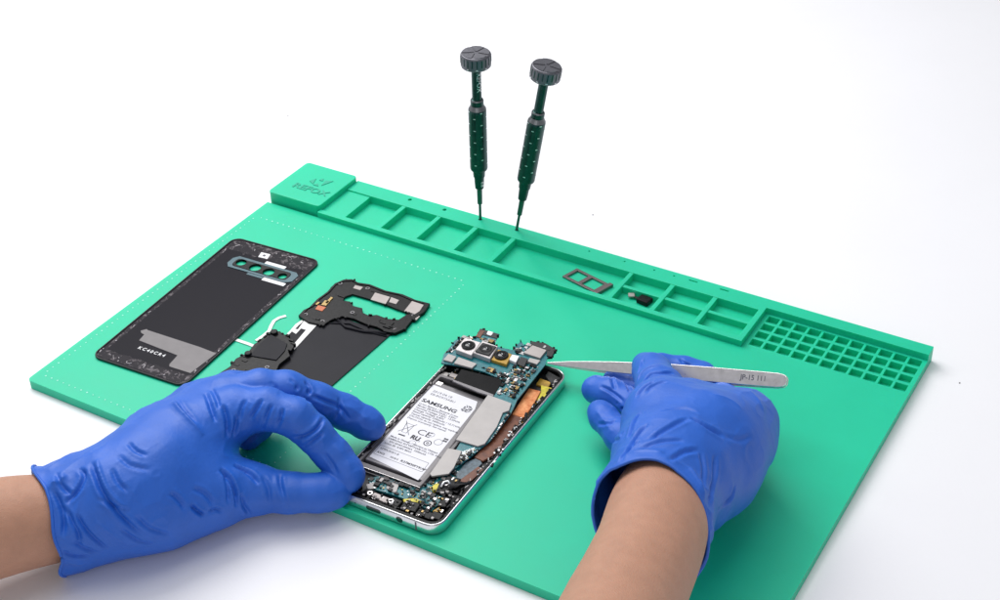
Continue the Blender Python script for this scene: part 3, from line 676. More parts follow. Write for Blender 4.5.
quad(ph, 'yellow_flex', [(285.2, 105.6, 6.2), (284.8, 115.6, 6.2), (287.6, 114.1, 6.2), (288.4, 102.3, 6.2), (286.7, 97.4, 6.2)], 4.8, 5.9, M['amber'], .2)
fold = MB()
for k in range(16):
    t_ = k/15; c = Vector((285.3, 125.2, 7.0))*(1-t_)+Vector((289.1, 61.7, 7.0))*t_
    fold.box((c.x+rp.uniform(-1.6, 1.2), c.y, 6.6), (rp.uniform(.8, 2.6), rp.uniform(1.5, 4.5), rp.uniform(.6, 1.6)), rp.uniform(-.5, .5))
fold.part('black_cable_folds', M['black'], ph, bevel=.3, seg=2)
gl = MB()
for k in range(14):
    t_ = rp.random(); c = Vector((284.2, 117.8, 7.4))*(1-t_)+Vector((288.7, 59.1, 7.4))*t_
    gl.box((c.x+rp.uniform(-2.2, 2.2), c.y, 7.3), (rp.uniform(.3, 1.1), rp.uniform(.5, 1.8), .35), rp.uniform(-1, 1))
gl.part('foil_scraps', M['silver'], ph, kind='stuff')
# charging board along the near end
sub = [(235.6, 21.8, 5.0), (242.4, 29.3, 5.0), (253.7, 29.9, 5.0), (265.0, 32.5, 5.0), (270.1, 44.5, 5.0), (271.3, 50.8, 5.0), (274.9, 57.5, 5.0), (277.7, 46.8, 5.0), (277.5, 34.8, 5.0), (280.2, 24.6, 5.0), (279.8, 16.5, 5.0), (266.7, 18.1, 5.0), (254.3, 17.5, 5.0), (242.1, 16.2, 5.0)]
cb = MB().prism(pz(sub), 3.4, 4.8).part('charging_board', M['pcb'], ph)
def chips(parent, poly, zf, n, seed, sizes=(.7, 2.4), tone=('black', 'shield', 'gold', 'white', 'black2'), name='chip', one=False, hs=(.4, 1.1)):
    r = random.Random(seed); xs = [p[0] for p in poly]; ys = [p[1] for p in poly]; acc = {}; k = 0; tries = 0
    while k < n and tries < 5000:
        tries += 1
        x = r.uniform(min(xs), max(xs)); y = r.uniform(min(ys), max(ys))
        if not inside((x, y), poly): continue
        w, l = r.uniform(*sizes), r.uniform(*sizes)
        if not inside((x+w*.6, y), poly) or not inside((x-w*.6, y), poly): continue
        m_ = r.choice(tone); h = r.uniform(*hs); k += 1
        tgt = MB() if not one else acc.setdefault(m_, MB())
        tgt.box((x, y, zf(x, y)+h/2), (w, l, h), PA+r.choice((0, 0, 0, PI/2)))
        if not one: tgt.part(name, M[m_], parent)
    if one:
        for m_, mb in acc.items(): mb.part(name, M[m_], parent, kind='stuff')
chips(cb, pz(sub), lambda x, y: 4.8, 46, 21, (1.0, 3.0), ('black', 'black', 'shield', 'black2', 'black2'), hs=(.5, 1.8))
chips(cb, pz(sub), lambda x, y: 4.8, 130, 22, (.35, .9), ('black', 'silver', 'gold', 'white'), 'tiny_components', True, (.3, .7))
quad(ph, 'pink_metal_shield', [(245.8, 10.6, 6.0), (246.5, 12.9, 6.0), (256.9, 12.8, 6.0), (256.8, 8.7, 6.0), (246.9, 9.5, 6.0)], 4.8, 6.6, M['shieldpink'], .2)
quad(ph, 'clear_foil_window', [(247.3, 25.1, 6.0), (253.4, 25.7, 6.0), (255.9, 19.0, 6.0), (252.2, 18.7, 6.0), (249.0, 19.7, 6.0)], 4.8, 5.4, M['shield'], .1)
quad(ph, 'clear_foil_window', [(237.7, 17.1, 6.0), (242.5, 22.5, 6.0), (244.3, 17.1, 6.0), (240.9, 14.3, 6.0)], 4.6, 5.2, M['shield'], .1)
quad(ph, 'yellow_tape_tab', [(270.5, 31.1, 7.0), (271.1, 35.1, 7.0), (273.7, 35.6, 7.0), (275.1, 31.8, 7.0), (273.6, 28.3, 7.0)], 5.0, 6.8, M['yellow'], .5)
quad(ph, 'yellow_tape_tab', [(262.5, 15.9, 7.0), (268.2, 19.9, 7.0), (272.3, 19.5, 7.0), (272.2, 17.7, 7.0), (266.6, 15.5, 7.0), (264.5, 13.9, 7.0)], 5.0, 6.6, M['yellow'], .3)
quad(ph, 'yellow_tape_tab', [(281.1, 16.5, 7.0), (282.7, 20.9, 7.0), (284.3, 16.5, 7.0), (282.4, 14.6, 7.0)], 5.0, 6.2, M['amber'], .3)
blk2 = MB()
for p, w, l, h, a in [((243.7, 11.3, 6.0), 6, 5, 3, .1), ((259.9, 12.2, 6.0), 7, 5, 2.6, 0), ((269.0, 13.7, 6.0), 9, 7, 2.8, .1), ((278.9, 12.1, 6.0), 9, 5, 2.8, 0), ((277.7, 34.6, 6.0), 9, 10, 3.4, .3), ((278.0, 40.2, 6.0), 8, 7, 3.0, .2), ((285.2, 13.9, 6.0), 6, 5, 3.0, .1), ((282.7, 24.8, 6.0), 5, 8, 2.6, .2), ((283.0, 38.4, 6.0), 4, 9, 2.6, .1), ((235.3, 12.1, 6.0), 5, 4, 2.4, .1), ((252.4, 7.1, 6.0), 5, 2.5, 2.2, 0)]:
    blk2.box((p[0], p[1], 5.2), (w, l, h), a)
blk2.part('black_plastic_housings', M['black'], ph, bevel=.6, seg=2)
for c in ((258.2, 10.9, 7.0), (244.9, 10.7, 7.0), (276.6, 36.6, 7.5)):
    link('screw_boss', plate([circle(c[0], c[1], 1.55, 16), circle(c[0], c[1], .85, 16)[::-1]], 6.4, 7.3, .1), M['steel'], ph)
chips(ph, pw([(52, 4), (66, 6), (66.5, 26), (60, 44), (55, 40), (54, 22)]), lambda x, y: 6.0, 26, 31, (.5, 2.2), ('black', 'steel', 'black', 'gold', 'shield'), 'loose_clip', False, (.4, 1.2))
chips(ph, pw([(8, 3.6), (50, 3.6), (50, 9), (8, 8)]), lambda x, y: 5.4, 18, 32, (.5, 2.0), ('black', 'steel', 'gold', 'black'), 'loose_clip', False, (.4, 1.4))
wr = MB()
for k in range(7):
    a = Vector((279.6, 34.9, 8.0)); c = a+Vector((k*.9-2, -3+k*.5, 0)); wr.tube([c, c+Vector((1.5, 3, .8)), c+Vector((3.4, 5.5, 0)), c+Vector((5.2, 9, -.6))], .28, 6)
wr.part('thin_wires', M['black2'], ph, smooth=True)
MB().tube([(275.9, 32.6, 7.5), (275.5, 36.3, 8.0), (277.0, 38.0, 8.0), (278.9, 36.9, 7.5)], .7).part('silver_clip', M['silver'], ph, smooth=True)
quad(ph, 'contact_bracket', [(221.1, 120.8, 6.0), (225.3, 120.9, 6.0), (226.3, 115.9, 6.0), (221.6, 115.6, 6.0)], 4.4, 6.0, M['shield'], .2)
quad(ph, 'contact_bracket', [(225.8, 122.3, 6.0), (231.3, 122.5, 6.0), (231.5, 118.8, 6.0), (226.6, 118.8, 6.0)], 4.4, 5.8, M['shieldpink'], .2)
quad(ph, 'contact_bracket', [(223.7, 111.2, 6.0), (227.8, 111.3, 6.0), (227.8, 108.1, 6.0), (223.7, 108.0, 6.0)], 4.4, 6.2, M['steel'], .2)
chips(ph, pw([(6, 112), (24, 112), (24, 130), (6, 130)]), lambda x, y: 5.0, 40, 41, (.5, 1.6), ('black', 'silver', 'shield', 'black2', 'gold'), 'tiny_components', True, (.3, 1.0))
chips(ph, pw([(5, 4), (64, 4), (66, 26), (48, 28), (44, 9), (6, 9)]), lambda x, y: 6.6, 110, 42, (.4, 1.5), ('black', 'black', 'black2', 'battery', 'black', 'shield'), 'tiny_components', True, (.3, .9))
# parallel trim line between battery and charging board
MB().tube([(227.8, 26.6, 6.6), (246.6, 27.2, 6.6), (265.7, 27.6, 6.6)], .22).part('tray_edge_line', M['steel'], ph)
MB().tube([(229.2, 24.5, 6.0), (247.7, 25.4, 6.0), (261.7, 25.8, 6.0)], .25).part('tray_edge_line', M['grey'], ph)

# ------------------------------------------------------------------ logic board lifted out of the phone
BZ = lambda x, y: 6.5+(y-38)*.045
bo_ = thing('logic_board', 'teal phone logic board with three cameras, lifted off the phone by the tweezers', 'circuit board', (245, 140, 10))
bp_ = [(216.0, 130.5, 10.7), (215.9, 137.9, 11.0), (214.9, 143.5, 11.2), (216.9, 149.9, 11.5), (224.7, 151.7, 11.6), (225.0, 154.6, 11.7), (222.5, 161.1, 12.0), (236.0, 161.8, 12.1), (237.8, 152.1, 11.6), (241.1, 150.7, 11.6), (251.0, 152.1, 11.6), (250.6, 157.0, 11.9), (251.1, 161.8, 12.1), (254.6, 159.3, 12.0), (257.8, 164.5, 12.2), (264.5, 165.6, 12.2), (274.1, 163.8, 12.2), (275.4, 156.3, 11.8), (272.9, 154.8, 11.8), (274.9, 149.6, 11.5), (276.0, 113.9, 9.9), (277.5, 107.8, 9.6), (278.5, 102.6, 9.4), (279.2, 92.5, 9.0), (279.9, 77.0, 8.3), (278.6, 71.7, 8.0), (276.8, 60.9, 7.5), (274.6, 50.8, 7.1), (271.4, 44.7, 6.8), (269.3, 41.9, 6.7), (268.1, 51.9, 7.1), (266.6, 63.7, 7.7), (260.9, 102.2, 9.4), (260.5, 112.9, 9.9), (259.8, 125.5, 10.4), (246.7, 127.0, 10.5), (232.2, 125.8, 10.4), (219.1, 122.2, 10.3)]
bpo = pz(bp_)
bd = MB().prism(bpo, lambda x, y: BZ(x, y)-.9, lambda x, y: BZ(x, y)).part('board', M['pcb'], bo_)
def bquad(name, pts, h, m, parent=None, bevel=.15, h0=0.0):
    return MB().prism(pz(pts), lambda x, y: BZ(x, y)+h0, lambda x, y: BZ(x, y)+h).part(name, m, parent or bo_, bevel=bevel, seg=1)
bquad('black_heat_film', [(233.1, 122.6, 10.3), (260.1, 125.6, 10.4), (262.4, 110.8, 9.8), (253.2, 110.6, 9.8), (234.4, 111.0, 9.8)], .3, mat('heat_film', (.005, .005, .006, 1), .36, var=.3, vscale=100, spec=.08), h0=-1.0)
bquad('black_heat_film_rim', [(234.2, 110.9, 9.8), (234.2, 112.4, 9.9), (253.0, 112.0, 9.8), (262.0, 111.6, 9.8), (262.3, 109.8, 9.7), (252.6, 109.3, 9.7)], .35, M['battery'], h0=-.6)
shb = bquad('large_tin_shield', [(259.3, 109.3, 9.7), (275.1, 109.0, 9.7), (277.1, 102.8, 9.4), (274.9, 99.8, 9.3), (277.9, 88.0, 8.8), (279.1, 72.9, 8.1), (276.7, 69.4, 7.9), (263.1, 68.3, 7.9), (261.7, 83.4, 8.5)], 1.1, M['shield'])
shs = bquad('small_tin_shield', [(262.8, 60.4, 7.5), (270.8, 62.2, 7.6), (274.0, 48.7, 7.0), (274.1, 43.5, 6.7), (266.9, 37.6, 6.5), (264.9, 38.7, 6.5)], 1.1, M['shield'])
bquad('tin_shield', [(219.1, 130.4, 10.7), (224.8, 130.4, 10.7), (225.2, 124.8, 10.4), (219.5, 124.3, 10.4)], 1.2, M['shield']); bquad('tin_shield', [(226.1, 130.5, 10.7), (239.1, 130.3, 10.7), (238.7, 125.4, 10.4), (226.7, 124.5, 10.4)], 1.2, M['shield'])
bquad('square_tin_shield', [(260.1, 159.9, 12.0), (269.9, 159.6, 12.0), (270.1, 151.3, 11.6), (258.8, 151.3, 11.6)], 1.5, M['shieldpink'])
bquad('tin_shield', [(264.3, 149.4, 11.5), (271.0, 150.2, 11.5), (271.0, 146.0, 11.4), (264.6, 145.9, 11.4)], 1.0, M['shield'])
bquad('white_block', [(253.9, 146.2, 11.4), (258.5, 147.0, 11.4), (259.7, 140.8, 11.1), (254.6, 141.3, 11.2)], 2.0, M['white'])
bquad('dark_connector', [(259.3, 147.4, 11.4), (264.2, 147.3, 11.4), (265.8, 139.8, 11.1), (260.7, 140.3, 11.1)], 1.6, M['black2'])
# cameras: body, black surround, lens
def camera(pts, c, r, body, square, hh):
    cam = bquad('camera_module', pts, hh, M['camhouse'] if body is M['shieldpink'] else body, bd, .25)
    zc = BZ(c[0], c[1])+hh
    if square: MB().box((c[0], c[1], zc+.35), (9.6, 9.6, .8), PA+.03).part('square_surround', M['black2'], cam, bevel=.9, seg=3)
    MB().lathe((c[0], c[1], zc-.1), (0, 0, 1), [(0, r), (.75, r), (1.0, r-.4), (1.0, r-1.4), (.7, r-1.7)], 32).part('lens_barrel', M['black'], cam, smooth=False)
    MB().lathe((c[0], c[1], zc+.2), (0, 0, 1), [(0, r-1.7), (.5, r-1.8), (.85, r-2.4), (1.0, .2)], 24).part('lens', M['lens'], cam, smooth=True)
    MB().lathe((c[0]+.3, c[1]+.4, zc+1.12), (0, 0, 1), [(0, .5), (.15, .35)], 10).part('painted_glint', M['silver'], cam)  # lens highlight modelled as a small silver disc, not a camera part
    return cam
camera([(221.4, 145.7, 11.3), (232.2, 146.3, 11.4), (233.6, 133.2, 10.8), (222.0, 133.7, 10.8)], (227.3, 140.1, 11.1), 4.2, M['shieldpink'], False, 3.2)
camera([(232.3, 148.0, 11.4), (243.3, 147.7, 11.4), (245.1, 135.4, 10.9), (233.4, 135.8, 10.9)], (238.6, 141.6, 11.2), 4.0, M['shieldpink'], True, 3.2)
camera([(244.3, 146.6, 11.4), (253.9, 146.2, 11.4), (255.9, 136.3, 10.9), (245.6, 136.2, 10.9)], (249.0, 142.1, 11.2), 4.3, M['amber'], False, 2.2)
# flex under the top tab
bquad('brown_tab_flex', [(223.7, 159.4, 12.0), (226.9, 159.9, 12.0), (227.7, 152.7, 11.7), (224.5, 152.7, 11.7)], .5, M['brown']); bquad('silver_tab_contact', [(228.5, 160.7, 12.0), (232.3, 161.0, 12.0), (232.7, 157.3, 11.9), (229.5, 157.4, 11.9)], .7, M['silver'])
bquad('dark_tab', [(223.2, 160.8, 12.0), (236.0, 161.2, 12.0), (237.2, 156.9, 11.9), (223.6, 156.0, 11.8)], .35, M['black2'])
bquad('dark_corner_bracket', [(256.4, 163.4, 12.1), (265.4, 165.8, 12.3), (274.2, 163.4, 12.1), (275.2, 156.0, 11.8), (271.9, 155.9, 11.8), (269.9, 160.1, 12.0), (259.3, 160.6, 12.0)], .9, M['black2'])
bquad('gold_connector', [(246.4, 130.9, 10.7), (250.5, 131.5, 10.7), (251.1, 127.7, 10.5), (246.7, 128.0, 10.6)], .8, M['gold'])
bquad('square_chip', [(246.4, 132.0, 10.7), (251.2, 132.0, 10.7), (251.8, 127.5, 10.5), (246.6, 127.6, 10.5)], .5, M['black2'])
regA = pz([(240.1, 129.8, 10.6), (258.6, 129.9, 10.6), (259.0, 145.6, 11.3), (264.1, 146.2, 11.4), (273.3, 146.7, 11.4), (274.5, 114.1, 9.9), (268.5, 113.0, 9.9), (262.1, 113.6, 9.9), (260.3, 124.7, 10.4)])
regB = pz([(215.9, 131.1, 10.7), (217.2, 149.0, 11.5), (225.8, 151.2, 11.6), (221.9, 145.9, 11.4), (221.5, 134.0, 10.8)])
regC = pz([(228.0, 153.4, 11.7), (238.1, 155.2, 11.8), (237.9, 150.8, 11.6), (227.4, 150.9, 11.6)])
regD = pz([(251.4, 151.3, 11.6), (252.0, 160.1, 12.0), (260.4, 161.2, 12.0), (259.2, 150.0, 11.5)])
regE = pz([(271.3, 62.5, 7.6), (276.9, 68.1, 7.9), (280.3, 75.4, 8.2), (279.0, 71.0, 8.0), (277.2, 60.2, 7.5), (274.6, 50.8, 7.1), (273.2, 44.8, 6.8)])
regF = pz([(280.9, 77.5, 8.3), (278.5, 102.6, 9.4), (277.0, 101.8, 9.4), (278.8, 86.6, 8.7), (279.7, 74.1, 8.1)])
regG = pz([(257.9, 163.1, 12.1), (265.8, 165.0, 12.2), (273.9, 162.7, 12.1), (274.5, 156.7, 11.8), (270.6, 160.0, 12.0)])
for i, (rg, n, nn) in enumerate([(regA, 72, 240), (regB, 16, 60), (regC, 9, 34), (regD, 11, 34), (regE, 10, 50), (regF, 6, 30), (regG, 5, 20)]):
    chips(bd, rg, BZ, n, 50+i, (.8, 3.0), ('black', 'black', 'shield', 'black2', 'black', 'steel', 'gold', 'black2'), 'chip', False, (.4, 1.3))
    chips(bd, rg, BZ, nn, 70+i, (.3, .85), ('black', 'silver', 'black', 'white', 'black', 'shield', 'gold'), 'tiny_components', True, (.25, .6))
tr = MB()
for k in range(9):
    a = Vector((271.7, 62.8, 7.6)); b_ = Vector((275.5, 69.3, 7.9))
    p = a+(b_-a)*(k/8); tr.box((p.x-1+k*.1, p.y-6, BZ(p.x, p.y-6)+.15), (.35, 11, .3), .06)
tr.part('contact_rows', M['silver'], bd)
rb = [Vector(p) for p in (bp_[0], bp_[3], bp_[7], bp_[11], bp_[15], bp_[16])]
nb = MB()
for k in range(26):
    i = rp.randrange(0, 18); a, b_ = bpo[i], bpo[i+1]; t_ = rp.random(); x = a[0]+(b_[0]-a[0])*t_; y = a[1]+(b_[1]-a[1])*t_
    nb.box((x, y, BZ(x, y)+.2), (rp.uniform(.6, 1.8), rp.uniform(.5, 1.6), rp.uniform(.8, 2.0)), rp.random())
nb.part('edge_clips', M['black'], bd, bevel=.1, seg=1)

# ------------------------------------------------------------------ tweezers
T0 = Vector((275.6, 150.4, 12.0)); T1 = Vector((416.7, 166.2, 40.0)); tax = (T1-T0).normalized(); TLn = (T1-T0).length
CAMV = Vector((617.59, -454.40, 540.08))
mid = (T0+T1)/2; vd = (CAMV-mid).normalized(); tup = (vd-tax*vd.dot(tax)).normalized(); tup = (tup*.93+Vector((0, 0, 1))*.25); tup = (tup-tax*tup.dot(tax)).normalized(); tsd = tax.cross(tup)
tw = thing('tweezers', 'steel pointed tweezers in the right hand, tip touching the logic board', 'tweezers', tuple(T0))
def arm(side):
    # stations along the arm: t, half width, distance from the centre plane
    st = [(0, .35, .25), (.03, .8, .6), (.10, 1.7, 1.2), (.20, 2.6, 2.0), (.30, 3.3, 2.9), (.42, 3.8, 3.4), (.55, 4.3, 3.4), (.70, 4.4, 2.7), (.82, 4.4, 1.8), (.90, 4.35, 1.1), (.965, 4.2, .8), (.988, 3.5, .7), (.997, 2.5, .7), (1.0, 1.2, .7)]
    vs = []; th = 1.25; fs = []
    for t_, w, d in st:
        c = T0+tax*TLn*t_+tup*side*d; k_ = min(1, .35+t_*6)
        for sx, sz in ((-1, 0), (1, 0), (1, 1), (-1, 1)):
            vs.append(c+tsd*sx*w*(1.0 if sz == (0 if side > 0 else 0) else .93)+tup*side*sz*th*k_)
    n = len(st)
    for i in range(n-1):
        for j in range(4): fs.append((i*4+j, i*4+(j+1) % 4, (i+1)*4+(j+1) % 4, (i+1)*4+j))
    fs += [(3, 2, 1, 0), tuple((n-1)*4+j for j in range(4))]
    return MB().add(vs, fs)
arm(1).part('upper_arm', M['steel'], tw, bevel=.22, seg=2); arm(-1).part('lower_arm', M['steel'], tw, bevel=.22, seg=2)
mb = MB(); c = T0+tax*TLn*.955
mb.add([c+tax*a*6+tsd*b_*3.4+tup*d*.85 for d in (-1, 1) for a, b_ in ((-1, -1), (1, -.8), (1, .8), (-1, 1))], [(3, 2, 1, 0), (4, 5, 6, 7), (0, 1, 5, 4), (1, 2, 6, 5), (2, 3, 7, 6), (3, 0, 4, 7)])
mb.part('welded_joint', M['steel'], tw)
c = T0+tax*TLn*.785+tup*(2.25+1.25+.0)
dd_ = (T0+tax*TLn*.90+tup*1.2)-(T0+tax*TLn*.82+tup*2.0); dd_.normalize(); dn = tsd.cross(dd_)
link('engraved_code', text_mesh('JP-15 111', 4.1, .06, T0+tax*TLn*.822+tup*(1.93+1.27)-tsd*0, dd_, (-tsd if (-tsd).dot(Vector((0, 1, 0))) > 0 else tsd), 'LEFT', .92, .04), M['inkgrey'], tw)

# ------------------------------------------------------------------ loose parts in the trays
sq = [Vector(p) for p in ((234.5, 264.1, -0.6), (230.5, 251.4, -0.6), (259.6, 244.5, -0.6), (264.6, 255.2, -0.6))]
a0, aL, aW = sq[1], sq[2]-sq[1], sq[0]-sq[1]
g2 = lambda u, v: (a0.x+aL.x*u+aW.x*v, a0.y+aL.y*u+aW.y*v)
sim = [g2(0, 0), g2(.93, -.02), g2(1, .0), g2(1, 1), g2(0, 1)]
h1 = [g2(.08, .14), g2(.08, .86), g2(.40, .86), g2(.40, .14)]; h2 = [g2(.50, .14), g2(.50, .86), g2(.86, .86), g2(.86, .14)]
so = solo('sim_tray', join([plate([sim, h1, h2], -1.55, -.35, .15), MB().prism([g2(.93, -.06), g2(1.03, -.06), g2(1.03, 1.05), g2(.93, 1.05)], -1.55, .5).mesh(.2)]), mat('bronze_metal', (.20, .17, .17, 1), .38, .75), tuple(a0))
tag(so, 'grey metal card tray with two openings in the long empty cell of the tool rail', 'card tray')
vm = thing('vibration_motor', 'small black motor with silver connector in the rail cell right of the long cell', 'small phone part', (289.2, 254.0, -1.7))
c = (290.2, 251.1, 0.0)
MB().box((c[0], c[1], .1), (8.6, 7.2, 3.4), -.15).part('motor_body', M['black'], vm, bevel=1.0, seg=3)
c2 = (280.4, 252.2, 0.0); MB().box((c2[0], c2[1], .3), (4.2, 4.0, 1.2), .5).part('connector', M['shieldpink'], vm, bevel=.3, seg=1)
MB().box(((c[0]+c2[0])/2, (c[1]+c2[1])/2, -.2), (5.5, 1.8, .4), -.1).part('flex_tail', M['black2'], vm)

# ------------------------------------------------------------------ hands: signed distance field -> surface nets
def HP(p, r): return (np.array(p, float), float(r))
def seg_d(p, a, b):
    pa = p-a[0]; ba = b[0]-a[0]; h = np.clip((pa@ba)/(ba@ba), 0, 1)
    return np.linalg.norm(pa-h[..., None]*ba, axis=-1)-(a[1]+(b[1]-a[1])*h)
def smin(a, b, k):
    h = np.clip(.5+.5*(b-a)/k, 0, 1); return b*(1-h)+a*h-k*h*(1-h)
def chain(p, js, k=3.0):
    d = None
    for a, b in zip(js[:-1], js[1:]):
        s = seg_d(p, a, b); d = s if d is None else smin(d, s, k)
    return d
LEFT = dict(
    palm=[[HP((131.3, -87.2, 22.0), 24.0), HP((147.1, -71.8, 27.0), 25.0), HP((153.8, -47.6, 31.0), 23.0), HP((156.7, -23.7, 35.0), 17.5), HP((165.9, -4.7, 40.0), 14.0)],
          [HP((141.5, -66.2, 25.0), 24.0), HP((142.0, -32.4, 32.0), 18.0), HP((148.6, 2.4, 38.0), 12.5)],
          [HP((143.8, -78.0, 18.0), 21.0), HP((161.6, -59.6, 18.0), 21.5), HP((174.9, -39.5, 17.0), 18.5), HP((188.7, -24.8, 13.5), 14.0)],
          [HP((151.9, -54.2, 27.0), 24.0), HP((161.2, -31.2, 25.0), 16.0), HP((162.4, -23.1, 20.0), 12.0)],
          [HP((125.2, -25.4, 22.0), 16.0), HP((133.2, 8.0, 26.0), 12.0)]],
    fingers=[[HP((159.0, -16.3, 36.0), 14.5), HP((170.3, -1.2, 42.0), 13.0), HP((184.6, 5.3, 45.0), 11.0), HP((199.4, 9.9, 42.0), 10.2), HP((210.0, 11.9, 33.0), 9.4), HP((219.7, 13.2, 22.0), 9.1), HP((229.3, 11.6, 14.5), 8.7), HP((231.9, 10.4, 13.0), 8.2)],
             [HP((144.3, -3.0, 36.0), 12.5), HP((157.2, 6.4, 42.0), 11.5), HP((170.9, 17.5, 45.0), 10.6), HP((181.8, 26.8, 42.0), 10.4), HP((195.1, 35.9, 33.0), 9.6), HP((205.8, 44.8, 23.0), 9.6), HP((216.6, 48.8, 16.5), 8.6), HP((219.9, 49.7, 15.0), 7.8)],
             [HP((132.6, 4.8, 28.0), 12.0), HP((149.6, 17.9, 36.0), 10.0), HP((159.1, 28.4, 33.0), 9.5), HP((159.8, 34.1, 20.0), 9.0), HP((158.4, 24.9, 10.0), 8.5), HP((157.8, 16.1, 7.5), 8.0)],
             [HP((183.4, -25.7, 14.0), 13.5), HP((194.5, -20.4, 12.5), 12.0), HP((210.3, -13.4, 11.0), 10.4), HP((220.8, -5.7, 9.5), 9.8), HP((226.0, -0.3, 8.6), 9.4), HP((228.2, 2.0, 8.0), 8.6)]],
    kp=10.0, kf=6.0)
RIGHT = dict(
    palm=[[HP((400.7, 29.3, 56.0), 25.0), HP((398.3, 56.9, 54.0), 25.5), HP((399.8, 87.4, 50.0), 24.0), HP((405.2, 111.3, 44.0), 17.0), HP((407.1, 128.2, 42.0), 11.5)],
          [HP((400.6, 61.6, 50.0), 25.0), HP((409.3, 93.9, 45.0), 20.0), HP((414.7, 122.4, 41.0), 13.0)],
          [HP((406.3, 61.4, 46.0), 23.0), HP((412.5, 82.0, 42.0), 18.0), HP((418.1, 108.1, 38.0), 12.5)],
          [HP((407.7, 58.9, 42.0), 21.0), HP((413.7, 76.6, 36.0), 15.0), HP((415.0, 92.9, 32.0), 11.5)],
          [HP((384.8, 65.9, 50.0), 20.0), HP((377.4, 93.3, 50.0), 19.0), HP((384.4, 109.3, 46.0), 15.0), HP((395.8, 120.1, 42.0), 11.0)]],
    fingers=[[HP((384.3, 76.2, 52.0), 19.0), HP((372.5, 100.0, 50.0), 15.5), HP((362.3, 119.3, 46.0), 12.8), HP((347.3, 141.0, 38.0), 10.0), HP((338.8, 150.1, 33.0), 7.5)],
             [HP((404.6, 126.7, 38.0), 11.0), HP((386.2, 152.5, 25.0), 8.4), HP((363.2, 175.4, 17.0), 8.0), HP((352.3, 174.4, 18.0), 8.2), HP((340.2, 170.2, 20.0), 7.8)],
             [HP((407.7, 129.3, 36.0), 12.0), HP((373.2, 150.3, 18.0), 9.0), HP((341.3, 152.8, 12.0), 9.0), HP((321.0, 155.2, 10.0), 8.2), HP((318.1, 155.7, 10.0), 8.0)],
             [HP((413.3, 116.3, 34.0), 12.0), HP((376.5, 129.5, 20.0), 9.4), HP((344.9, 132.2, 17.0), 9.2), HP((323.4, 137.7, 15.0), 9.0), HP((313.5, 139.5, 14.0), 8.0)],
             [HP((415.0, 99.9, 30.0), 11.0), HP((387.3, 93.2, 20.0), 8.6), HP((368.0, 89.9, 20.0), 8.5), HP((348.5, 102.6, 20.0), 8.6), HP((331.1, 113.9, 19.0), 7.6), HP((327.2, 116.7, 19.0), 6.8)]],
    kp=9.0, kf=5.0)
def hand_sdf(p, Hd, cuff=None):
    d = None
    for c in Hd['palm']:
        s = chain(p, c, 10.0); d = s if d is None else smin(d, s, Hd['kp'])
    if cuff is not None:
        d = smin(d, chain(p, cuff, 5.0), 7.0)
    tot = d
    for f in Hd['fingers']:
        tot = smin(tot, smin(d, chain(p, f, 4.0), Hd['kf']), 1.2)
    return tot
# forearms and cuffs
def tilt_plane(t, b, w, e):
    """cuff plane through the rim points t and b, otherwise square to the arm running from w to e"""
    t, b, w, e = (np.array(x, float) for x in (t, b, w, e)); s = (b-t)/max(np.linalg.norm(b-t), 1e-6); n = e-w; n = n-s*(n@s); u = np.cross(n, s)
    return (t, b, t+u)
LARM = [HP((70.5, -165.7, 32.0), 27.0), HP((99.6, -135.2, 30.0), 24.4), HP((112.3, -114.7, 27.0), 23.2), HP((126.2, -94.7, 23.0), 21.2), HP((141.7, -77.9, 24.0), 20.0), HP((151.9, -54.2, 27.0), 17.0), HP((157.3, -27.9, 30.0), 12.0)]
LCUFF = [HP((140.2, -74.6, 22.0), 25.5), HP((129.5, -87.9, 21.0), 26.0), HP((121.5, -97.9, 20.0), 27.0), HP((112.1, -103.2, 18.0), 28.5)]
RARM = [HP((449.8, -156.1, 112.0), 25.5), HP((438.5, -100.9, 90.0), 24.8), HP((427.1, -55.0, 75.0), 23.9), HP((416.5, -6.2, 64.0), 23.2), HP((406.2, 28.7, 57.0), 22.4), HP((400.4, 63.2, 50.0), 17.0), HP((402.3, 97.3, 45.0), 11.0)]
RCUFF = [HP((401.0, 46.6, 54.0), 24.0), HP((403.8, 30.6, 55.0), 25.3), HP((406.5, 18.3, 56.0), 26.5), HP((411.1, 0.2, 56.0), 28.0)]
LCUT = tilt_plane((123.5, -98.1, 49.1), (144.1, -114.9, 13.7), (126.7, -95.2, 23.0), (108.9, -118.3, 27.0))
RCUT = ((387.2, 22.1, 79.2), (403.4, 24.8, 84.6), (430.8, 20.5, 71.4))
LCUTDIR = (108.9, -118.3, 27.0); RCUTDIR = (435.0, -82.8, 85.0)
